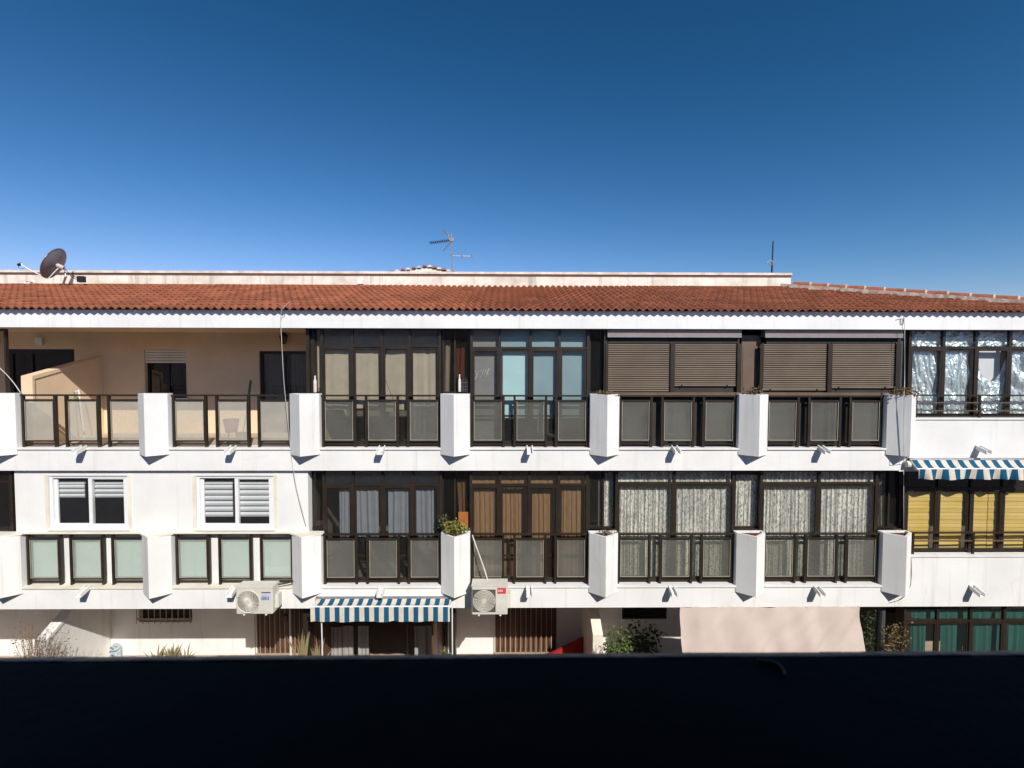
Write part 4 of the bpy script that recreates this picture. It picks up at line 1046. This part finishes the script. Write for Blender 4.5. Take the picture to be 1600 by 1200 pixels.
# ------------------------------------------------------------------ air conditioners
def ac(px0, px1, py0, py1, label, kind):
    Yf = 9.62; dp = .29
    x0, x1, z1, z0 = WX(px0, py0, Yf), WX(px1, py0, Yf), WZ(px0, py0, Yf), WZ(px0, py1, Yf)
    w, h = x1-x0, z1-z0; cx = (x0+x1)/2
    r = root('air_conditioner', (cx, Yf+dp/2, z0), label, 'air conditioner', 'outdoor air conditioners')
    bv = .018
    c = MB().extz([(x0+bv, Yf), (x1-bv, Yf), (x1, Yf+bv), (x1, Yf+dp), (x0, Yf+dp), (x0, Yf+bv)], z0, z1-.03)
    o = part(c, 'casing', ACW, r)
    part(MB().extz([(x0-.004, Yf-.006), (x1+.004, Yf-.006), (x1+.004, Yf+dp), (x0-.004, Yf+dp)], z1-.03, z1), 'lid', ACW, r)
    fr = min(h*.43, w*.31); fc = Vector((x0+w*.345, Yf, z0+h*.46))
    if kind == 1:   # square recess
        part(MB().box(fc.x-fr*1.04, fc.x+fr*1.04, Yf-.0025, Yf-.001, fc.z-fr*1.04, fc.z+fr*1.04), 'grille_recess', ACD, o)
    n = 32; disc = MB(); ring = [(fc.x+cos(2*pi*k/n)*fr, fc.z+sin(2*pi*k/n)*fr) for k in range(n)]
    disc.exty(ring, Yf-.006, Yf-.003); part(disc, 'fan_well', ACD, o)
    gm = MB()
    if kind == 1:
        for q in (.28, .42, .56, .70, .84, .97):
            gm.tube([(fc.x+cos(2*pi*k/28)*fr*q, Yf-.014, fc.z+sin(2*pi*k/28)*fr*q) for k in range(29)], .0085, 5)
    else:
        for k in range(26):
            a0_ = 2*pi*k/26
            gm.tube([(fc.x+cos(a0_+t*.75)*fr*(.22+.78*t), Yf-.014, fc.z+sin(a0_+t*.75)*fr*(.22+.78*t)) for t in (0, .33, .66, 1)], .0075, 4)
        gm.tube([(fc.x+cos(2*pi*k/28)*fr, Yf-.012, fc.z+sin(2*pi*k/28)*fr) for k in range(29)], .012, 5)
    for k in range(8):
        an = pi*k/8+.2; gm.tube([(fc.x-cos(an)*fr, Yf-.010, fc.z-sin(an)*fr), (fc.x+cos(an)*fr, Yf-.010, fc.z+sin(an)*fr)], .004, 4)
    part(gm, 'fan_guard', ACW, r)
    hb = MB(); hb.exty([(fc.x+cos(2*pi*k/16)*fr*.2, fc.z+sin(2*pi*k/16)*fr*.2) for k in range(16)], Yf-.025, Yf-.009); part(hb, 'fan_hub', ACW, r)
    xr0, xr1 = x0+w*.70, x1-w*.05
    for k in range(4): part(MB().box(xr0, xr1, Yf-.004, Yf-.001, z0+h*(.08+.10*k), z0+h*(.155+.10*k)), 'louvre', ACW, o)
    if kind == 1:
        lb = part(MB().box(xr0+.012, xr1+.005, Yf-.004, Yf-.001, z0+h*.70, z0+h*.90), 'label', REDL, r)
        lt = MB(); xx = xr0+.03
        for k in range(5): lt.box(xx, xx+.014, Yf-.0055, Yf-.0042, z0+h*.775, z0+h*(.815 if k % 2 else .84)); xx += .019
        part(lt, 'lettering', PINKW, lb)
    else:
        lb = part(MB().box(xr0-.005, xr1+.01, Yf-.004, Yf-.001, z0+h*.50, z0+h*.84), 'label', LILAC, r)
        lt = MB(); xx = xr0
        for k in range(6): lt.box(xx, xx+.018, Yf-.0055, Yf-.0042, z0+h*.52, z0+h*(.66 if k % 2 else .62)); xx += .026
        part(lt, 'lettering', BLUEL, lb)
        part(MB().box(xr0+.005, xr1, Yf-.0055, Yf-.0042, z0+h*.78, z0+h*.82), 'lettering', ACD, lb)
    part(MB().extz([(x1+.001, Yf+.10), (x1+.06, Yf+.13), (x1+.06, Yf+.27), (x1+.001, Yf+.28)], z0+h*.12, z0+h*.62), 'valve_cover', ACW, r)
    for q in (.2, .8):
        part(MB().box(x0+w*q-.018, x0+w*q+.018, Yf+.02, 9.999, z0-.045, z0-.012).box(x0+w*q-.03, x0+w*q+.03, Yf+.03, Yf+.09, z0-.012, z0-.001).box(x0+w*q-.018, x0+w*q+.018, 9.955, 9.999, z0-.012, z0+.3), 'bracket', PVC, r)
    return r
ac(368, 425.5, 917.5, 959, 'cream air conditioner with blue sticker on the slab edge, left of the lower awning', 0)
ac(737, 793, 914, 960, 'cream air conditioner with red label on the slab edge, right of the lower awning', 1)

# ------------------------------------------------------------------ cables, pipes, small things
def cable(pts, r, m, label, name='cable', cat='cable'):
    return thing(MB().tube(pts, r, 5), name, m, label, cat, smooth=True)
def sm_path(cp, n=6):
    out = []
    P_ = [Vector(p) for p in cp]; P_ = [P_[0]*2-P_[1]] + P_ + [P_[-1]*2-P_[-2]]
    for i in range(1, len(P_)-2):
        for k in range(n):
            t = k/n; a, b, c, d = P_[i-1:i+3]
            out.append(.5*((2*b)+(c-a)*t+(2*a-5*b+4*c-d)*t*t+(3*b-a-3*c+d)*t**3))
    out.append(P_[-2]); return out
rp, _ = hit_roof(455, 476)
cable(sm_path([rp+Vector((0, -.02, .07)), W(446, 477.5, 9.86), W(440.5, 484, 9.83), W(438.5, 500, 9.9), W(440, 530, 9.93), W(444, 600, 9.95), W(452, 680, 9.94), W(455, 712, 9.97), W(462, 755, 9.98), W(470, 790, 10.0), W(478, 822, 10.05)], 8), .0058, CABLE, 'thin pale cable hanging from the roof tiles past the open terrace')
cable(sm_path([W(-12, 565, 10.1), W(8, 583, 10.05), W(22, 599, 10.0), W(32, 613.5, 9.95)], 6), .009, CABLE, 'pale cable slanting to the planter at the left photo edge')
cable([W(1413.5, y, 9.97) for y in (497, 520, 560, 600)] + [W(1412.5, y, 9.77) for y in (616, 640, 680, 716)] + [W(1412, y, 9.97) for y in (724, 740, 780, 826)], .006, CABLE, 'thin grey cable running down the right corner of the facade')
cable(sm_path([W(1412.5, 490, 9.86), W(1412, 497, 9.98), W(1411, 506, 9.985), W(1408, 506, 9.985), W(1407.5, 498, 9.985)], 6), .006, PIPEG, 'small loop of wire on the roof fascia above the right corner')
cable(sm_path([W(1423.5, 872, 9.985), W(1424, 900, 9.98), W(1420, 922, 9.97), W(1408, 936, 9.97), W(1390, 942, 9.985)], 8), .006, PIPEG, 'thin wire looping below the lower right corner planter')
hp_, _ = hit_roof(1300, 459.5); hq_, _ = hit_roof(1408, 484)
cable([hp_+Vector((0, 0, .08)), hp_.lerp(hq_, .5)+Vector((0, 0, .08)), hq_+Vector((0, 0, .08))], .007, DRY, 'thin wire lying across the tiles near the hip')
o = thing(MB().tube(sm_path([W(738, 836, 9.95), W(742, 848, 9.93), W(752, 876, 9.9), W(760, 900, 9.86), W(763, 916, 9.84)], 5), .013, 6), 'insulated_pipe', COPING, 'pale insulated pipe running down to the air conditioner with the red label', 'pipe', smooth=True)
thing(MB().tube(sm_path([W(435, 913, 9.85), W(445, 911.5, 9.9), W(458, 908, 9.95)], 4), .017, 6), 'insulated_pipe', BCABLE, 'short black pipe joining the left air conditioner to a planter', 'pipe', smooth=True)
q = W(724, 812, 10.2); thing(MB().box(q.x-.105, q.x+.1, 10.2, 10.215, WZ(724, 824, 10.2), WZ(724, 800, 10.2)), 'orange_board', ORANGE, 'square orange board standing behind the flowering planter', 'board')
# wall lantern on the terrace
def lantern():
    c = W(443.5, 523, YB-.12)
    r = root('wall_lantern', (c.x, YB, WZ(443, 542, YB-.12)), 'black wall lantern above the terrace door', 'lantern')
    h = MB()
    k = 6; t = [(c.x+cos(2*pi*i/k)*.10, YB-.14+sin(2*pi*i/k)*.10, c.z-.03) for i in range(k)]; b = [(c.x+cos(2*pi*i/k)*.055, YB-.14+sin(2*pi*i/k)*.055, c.z-.22) for i in range(k)]
    part(MB().prism(b, t), 'lamp_glass', GLASSD, r)
    cg = MB()
    for i in range(k): cg.tube([b[i], t[i]], .008, 4); cg.tube([t[i], t[(i+1) % k]], .010, 4); cg.tube([b[i], b[(i+1) % k]], .008, 4)
    cg.prism([(p[0]*1, p[1], p[2]) for p in t], [(c.x+(p[0]-c.x)*.2, YB-.14+(p[1]-YB+.14)*.2, c.z+.08) for p in t])
    part(cg, 'cage', DARKMETAL, r)
    part(MB().tube([(c.x, YB-.14, c.z+.07), (c.x, YB-.10, c.z+.12), (c.x, YB-.005, c.z+.06)], .012, 5), 'arm', DARKMETAL, r)
lantern()
q = W(60, 533, YB-.06); thing(MB().box(q.x-.085, q.x+.085, YB-.07, YB-.001, q.z-.09, q.z+.09), 'wall_light', PVC, 'small square white light high on the far left terrace wall', 'light')
# broom, pink bucket, hidden terrace things seen through and over the railings
b0, b1 = W(386, 640, 11.6), W(391, 596, 12.0)
r = root('broom', (b0.x, 11.6, Z2), 'green-handled broom leaning against the terrace wall beside the door', 'broom')
part(MB().tube([(b0.x-.05, 11.5, Z2+.12), b0, b1], .012, 6), 'handle', GREENP, r)
part(MB().tube([b0.lerp(b1, .35), b1+Vector((.01, 0, .02))], .028, 6), 'sleeve', GREENP, r)
part(MB().box(b0.x-.2, b0.x+.1, 11.45, 11.55, Z2, Z2+.12), 'brush', DRY, r)
q = W(361, 668, 10.30)
r = root('bucket', (q.x, 10.36, Z2), 'pink bucket blurred behind a frosted railing panel of the terrace', 'bucket')
def frust(c, z0, z1, r0, r1, n=16): return MB().prism([(c[0]+cos(2*pi*k/n)*r0, c[1]+sin(2*pi*k/n)*r0, z0) for k in range(n)], [(c[0]+cos(2*pi*k/n)*r1, c[1]+sin(2*pi*k/n)*r1, z1) for k in range(n)])
for k in range(3):
    an = 2*pi*k/3+.5; part(MB().tube([(q.x+cos(an)*.16, 10.31+sin(an)*.16, Z2+.002), (q.x+cos(an)*.09, 10.31+sin(an)*.09, Z2+.28)], .012, 5), 'stand_leg', METAL, r)
part(frust((q.x, 10.31), Z2+.28, Z2+.56, .11, .155), 'pail', PINK, r)
# white folded airer on the terrace near the partition
r = root('clothes_airer', (WX(120, 640, 11.2), 11.2, Z2), 'folded pale clothes airer leaning on the terrace partition', 'airer')
for k, (pa, pb) in enumerate((((116, 612), (122, 650)), ((123, 609), (131, 650)))):
    part(MB().tube([W(*pb, 11.2)+Vector((0, 0, -.5)), W(*pa, 11.3)], .014, 5), 'leg', (GREENP, PVC)[k], r)
part(MB().tube([W(116, 613, 11.3), W(124, 609.5, 11.3)], .012, 5), 'bar', PVC, r)
# bottles on the planters of the beige bay
def bottle(px, py0, py1, Y, m, label, rad=.035):
    b, t = W(px, py1, Y), W(px, py0, Y); h = t.z-b.z; mb = MB(); n = 12; base = 0
    prof = [(rad*.95, 0), (rad, .02*h), (rad, .68*h), (rad*.5, .8*h), (rad*.42, .9*h), (rad*.45, h)]
    for r_, z in prof:
        for k in range(n): mb.v.append((b.x+cos(2*pi*k/n)*r_, Y+sin(2*pi*k/n)*r_, b.z+z))
    for l in range(len(prof)-1):
        for k in range(n): mb.f.append((l*n+k, l*n+(k+1) % n, (l+1)*n+(k+1) % n, (l+1)*n+k))
    mb.f.append(tuple(range((len(prof)-1)*n, len(prof)*n)))
    thing(mb, 'bottle', m, label, 'bottle', smooth=True)
bottle(492.5, 587, 613, 10.2, COPING, 'white bottle standing on the planter at the end of the open terrace')
bottle(718, 585, 612, 10.2, COPING, 'pale bottle on the planter between the two glazed top bays', .03)
wr = MB(); 
for k in range(4): wr.tube([W(722+k*2.6, 588+abs(k-1.5)*3, 10.2), W(722+k*2.6, 612, 10.2)], .004, 4)
for y in (598, 604, 609): wr.tube([W(721, y, 10.2), W(731, y, 10.2)], .004, 4)
thing(wr, 'wire_rack', METAL, 'small wire rack beside the pale bottle on a planter', 'rack')

# ------------------------------------------------------------------ ground floor fittings
def grille(op, Y, n, label=None, m=BROWN_L, zlow=None, rails=(0.08, .9)):
    a, b, c, d = op; o = part(MB().box(a-.02, b+.02, Y-.012, Y+.012, d-(d-c)*.06-.02, d-(d-c)*.06+.02).box(a-.02, b+.02, Y-.012, Y+.012, c+(d-c)*rails[0]-.02, c+(d-c)*rails[0]+.02), 'window_grille', m, B)
    for k in range(n+1):
        x = a+(b-a)*k/n; part(MB().box(x-.0085, x+.0085, Y-.024, Y-.0125, c, d), 'bar', m, o)
    return o
GRM = mat('pale_grille_paint', (.42, .34, .265), .6)
grille(g_gr, YB-.06, 9, m=GRM)
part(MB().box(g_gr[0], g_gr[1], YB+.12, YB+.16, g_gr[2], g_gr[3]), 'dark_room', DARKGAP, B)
for op, n in ((g_d1, 11), (g_d2, 12)):
    a, b, c, d = op; o = part(MB().box(a, b, YB+.06, YB+.1, c, d), 'door', WOOD, B)
    k = 5
    for j in range(k):
        x0, x1 = a+(b-a)*j/k+.01, a+(b-a)*(j+1)/k-.01; part(MB().box(x0, x1, YB+.04, YB+.059, c+.1, d-.05), 'plank', WOOD, o)
    grille(op, YB-.06, n, m=GRM, rails=(.02, .9))
a, b, c, d = g_x
o = part(MB().box(a, a+.05, YB+.02, YB+.06, c, d).box(b-.05, b, YB+.02, YB+.06, c, d).box(a+.05, b-.05, YB+.02, YB+.06, c, c+.05), 'window', BROWN, B)
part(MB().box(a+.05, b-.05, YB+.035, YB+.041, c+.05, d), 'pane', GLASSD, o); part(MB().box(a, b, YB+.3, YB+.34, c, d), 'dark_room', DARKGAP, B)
a, b, c, d = g_w
part(MB().box(a, a+.05, YB-.2, YB-.14, c, d).box(b-.05, b, YB-.2, YB-.14, c, d).box(a+(b-a)*.33, a+(b-a)*.33+.05, YB-.2, YB-.14, c, d).box(a+(b-a)*.66, a+(b-a)*.66+.05, YB-.2, YB-.14, c, d), 'glazed_door', BROWN, B)
for px in (484, 708, 1407):
    x = WX(px, 985, 10.5); part(MB().box(x-.07, x+.07, 10.31, 10.56, 0, ZB1-.002), 'enclosure_post', BROWN, B)
for x0, x1 in ((WX(486, 985, 10.5), WX(516, 985, 11.5)), (WX(684, 985, 11.5), WX(712, 985, 10.5))):
    part(MB().box(min(x0, x1), min(x0, x1)+.04, 10.57, YB-.001, 0, ZB1-.002), 'side_wall', WOOD, B)
x = WX(1353, 985, 11.2); part(MB().box(x, x+.15, 10.9, YB-.001, 0, ZB1-.002), 'cross_wall', INTER, B)
part(MB().tube([W(1377, 985, 10.3)*1, ], .06, 10) if False else MB().tube([(WX(1377, 985, 10.3), 10.3, 0), (WX(1377, 985, 10.3), 10.3, ZB1-.003)], .065, 10), 'downpipe', PIPEG, B)
part(MB().tube([(WX(454, 985, 12.05), 12.05, 0), (WX(454, 985, 12.05), 12.05, ZB1-.003)], .03, 8), 'downpipe', ACW, B)
q = W(448, 964, 12.1); part(MB().box(q.x-.08, q.x+.02, 12.06, 12.12, q.z-.10, q.z+.06), 'meter_box', PIPEG, B)
# red folding board
rm = MB(); a, b, c = W(842, 1019, 11.1), W(871, 1008, 11.1), W(910, 994.5, 11.9)
rm.prism([tuple(p) for p in (a+Vector((-1.0, -.3, -.45)), c, c+Vector((.0, .0, -.9)), a+Vector((-1.0, -.3, -.9)))], [tuple(p+Vector((.02, -.06, 0))) for p in (a+Vector((-1.0, -.3, -.45)), c, c+Vector((.0, .0, -.9)), a+Vector((-1.0, -.3, -.9)))])
thing(rm, 'slanted_panel', REDP, 'red slanted panel in front of the brown ground floor door', 'panel')
# front garden wall: carries the pots, its top just below the foreground ledge
part(MB().box(XL, P[4]-.2, 9.62, 9.78, -.118, .86), 'garden_wall', WHITE, B)
# arched mosaic ornament
q = W(181, 1024, 10.9); r = root('arched_ornament', (q.x, 10.9, q.z-.25), 'small pale blue arched ornament in front of the sunlit wall', 'ornament')
k = 14; hw = .125; zt_ = WZ(181, 1006, 10.9)-hw
arch = [(q.x-hw, q.z-.25), (q.x+hw, q.z-.25)] + [(q.x+cos(pi*i/k)*hw, zt_+sin(pi*i/k)*hw) for i in range(k+1)]
part(MB().exty(arch, 10.88, 10.94), 'plaque', mat('pale_blue_plaster', (.60, .68, .70), .6), r)
mp_ = MB()
for i in range(70):
    x = random.uniform(-hw*.85, hw*.85); z = random.uniform(-.1, .32); s_ = random.uniform(.008, .02)
    if z > zt_-q.z and (x*x+(z-(zt_-q.z))**2) > (hw*.85)**2: continue
    mp_.box(q.x+x-s_, q.x+x+s_, 10.866, 10.8795, q.z+z-s_*.7, q.z+z+s_*.7)
part(mp_, 'mosaic_chips', mat('blue_grey_mosaic', (.22, .33, .38), .4, col2=(.5, .56, .56), scale=30, lo=.45, hi=.55), r, kind='stuff')

# ------------------------------------------------------------------ plants
def leafy(name, label, c, rad, n, size, m, stems=6, base=None, seed=1, cat='plant', twig=DRY, upright=.0, hollow=.2, group=None):
    rs = random.Random(seed); base = base or Vector((c.x, c.y, c.z-rad[2]))
    r = root(name, base, label, cat, group)
    st = MB()
    tips = []
    for k in range(stems):
        an = rs.uniform(0, 2*pi); rr = rs.uniform(.2, .95)
        t = Vector((c.x+cos(an)*rad[0]*rr, c.y+sin(an)*rad[1]*rr, c.z+rad[2]*rs.uniform(-.1, .95)))
        md = base.lerp(t, .5)+Vector((rs.uniform(-.03, .03), rs.uniform(-.03, .03), .03)); st.tube([base+Vector((rs.uniform(-.03, .03), 0, 0)), md, t], .006, 4, .002); tips.append(t)
    part(st, 'stems', twig, r, fix=False)
    lf = MB()
    for k in range(n):
        if rs.random() < .6 and tips:
            t = rs.choice(tips); p = base.lerp(t, rs.uniform(.45, 1.05)) + Vector((rs.gauss(0, .22)*rad[0], rs.gauss(0, .22)*rad[1], rs.gauss(0, .16)*rad[2]))
        else:
            while True:
                v = Vector((rs.uniform(-1, 1), rs.uniform(-1, 1), rs.uniform(-1, 1)))
                if hollow < v.length < 1+rs.uniform(-.2, .15): break
            p = c + Vector((v.x*rad[0], v.y*rad[1], v.z*rad[2]))
        a = Vector((rs.gauss(0, 1), rs.gauss(0, 1), rs.gauss(upright, .7))).normalized(); b = a.cross(Vector((rs.gauss(0, 1), rs.gauss(0, 1), rs.gauss(0, 1)))).normalized()
        s_ = size*rs.uniform(.6, 1.35); i = len(lf.v)
        nrm = a.cross(b)
        lf.v += [tuple(p), tuple(p+a*s_*.5+b*s_*.3+nrm*s_*.08), tuple(p+a*s_), tuple(p+a*s_*.5-b*s_*.3+nrm*s_*.08)]
        lf.f.append((i, i+1, i+2, i+3))
    part(lf, 'leaves', m, r, fix=False, kind='stuff')
    return r
zp = zpt[1]
leafy('flowering_plant', 'bushy yellow green plant overflowing the lower middle planter', Vector((P[3], 9.95, zp+.14)), (.27, .15, .16), 330, .06, LEAFY, 14, Vector((P[3], 9.97, zp-.06)), 3)
leafy('flowering_plant', 'tall thin dry flower stalks at the left of the lower middle planter', Vector((P[3]-.25, 9.98, zp+.25)), (.12, .08, .20), 70, .05, LEAF, 7, Vector((P[3]-.18, 9.98, zp-.06)), 5)
zp = zpt[2]
leafy('dry_plant', 'withered olive weeds in the top planter left of the roller shutters', Vector((P[4]+.05, 9.96, zp+.01)), (.26, .13, .06), 150, .06, OLIVE, 8, Vector((P[4], 9.97, zp-.06)), 7)
leafy('dry_plant', 'small dry brown weeds in the top planter between the roller shutters', Vector((P[5], 9.96, zp+.06)), (.22, .12, .10), 110, .05, DRY, 16, Vector((P[5], 9.97, zp-.06)), 9)
leafy('dry_plant', 'dry olive succulents spilling over the top planter beside the foil windows', Vector((P[6]-.02, 9.90, zp+.045)), (.32, .16, .10), 380, .05, OLIVE, 14, Vector((P[6], 9.95, zp-.06)), 11)
zp = zpt[1]
leafy('dry_plant', 'dried up brown plant in the lower planter left of the lace bay', Vector((P[4]+.04, 9.96, zp+.0)), (.22, .1, .05), 90, .05, DRY, 10, Vector((P[4], 9.97, zp-.06)), 13)
# white stick lying on the right top planter
# ground floor greenery
c = W(962, 1005, 10.7); leafy('green_shrub', 'sunlit green shrub beside the pale partition on the ground floor', c+Vector((.04, 0, -.12)), (.30, .28, .44), 900, .075, LEAF, 14, c+Vector((0, 0, -1.4)), 17, 'shrub')
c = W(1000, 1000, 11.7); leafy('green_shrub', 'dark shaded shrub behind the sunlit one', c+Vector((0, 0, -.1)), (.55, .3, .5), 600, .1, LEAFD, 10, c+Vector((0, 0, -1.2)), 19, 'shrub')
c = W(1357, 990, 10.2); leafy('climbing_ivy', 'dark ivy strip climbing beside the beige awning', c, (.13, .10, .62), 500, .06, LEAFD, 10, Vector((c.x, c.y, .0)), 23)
c = W(1399, 1000, 10.05); leafy('dry_bush', 'brownish dry bush below the lower right corner planter', c+Vector((0, 0, -.05)), (.27, .2, .42), 420, .05, OLIVE, 26, Vector((c.x, c.y, 0.3)), 29, 'bush')
c = W(70, 1008, 9.9); leafy('dry_bush', 'large dry twiggy bush in front of the left ground floor partition', c+Vector((0, 0, -.1)), (.60, .3, .42), 480, .035, DRY, 80, Vector((c.x, c.y, .55)), 31, 'bush')
c = W(45, 990, 10.2); leafy('dry_bush', 'thin bare shrub at the left edge of the ground floor', c, (.42, .2, .5), 90, .04, OLIVE, 34, Vector((c.x, c.y, .3)), 37, 'bush')
c = W(935, 1018, 10.1); leafy('dry_bush', 'small grey twigs at the foot of the pale partition', c, (.14, .1, .14), 60, .04, DRY, 14, Vector((c.x, c.y, .5)), 41, 'bush')
def spiky(px, py, Y, n, h, spread, label, seed, m=REED):
    rs = random.Random(seed); c = W(px, py, Y); r = root('spiky_plant', c, label, 'plant')
    mb = MB()
    for k in range(n):
        dx, dy = rs.gauss(0, spread), rs.gauss(0, .10); hh = h*rs.uniform(.5, 1.1)
        b = c+Vector((dx*.35, dy*.3, -.1)); t = c+Vector((dx*1.3, dy, hh-.1)); w = .022
        md = b.lerp(t, .55)+Vector((-dx*.12, 0, .04)); sx = Vector((w, 0, 0)); sy = Vector((0, w*.6, 0)); i = len(mb.v)
        mb.v += [tuple(b-sx), tuple(b+sx), tuple(md+sx*.8), tuple(md-sx*.8), tuple(t), tuple(b+sy), tuple(md+sy)]
        mb.f += [(i, i+1, i+2, i+3), (i+3, i+2, i+4), (i+1, i+5, i+6, i+2), (i+5, i, i+3, i+6)]
    part(mb, 'leaves', m, r, fix=False)
spiky(268, 1032, 10.4, 34, .42, .10, 'dense spiky aloe in front of the sunlit ground floor wall', 3)
spiky(243, 1032, 10.4, 16, .40, .13, 'thin reddish spiky plant left of the dense aloe', 5)
spiky(289, 1032, 10.45, 8, .42, .10, 'few spiky leaves right of the dense aloe', 7)
spiky(473, 1035, 10.2, 22, .85, .12, 'tall yellowish spiky plant beside the lower striped awning', 9)
spiky(497, 1035, 10.1, 9, .55, .12, 'short spiky plant at the left post of the lower striped awning', 10)
c = W(724, 1005, 10.3)
leafy('small_plant', 'tiny green plant below the right end of the lower striped awning', W(696, 1022, 10.2), (.12, .1, .10), 60, .06, LEAF, 6, W(696, 1040, 10.2), 43)
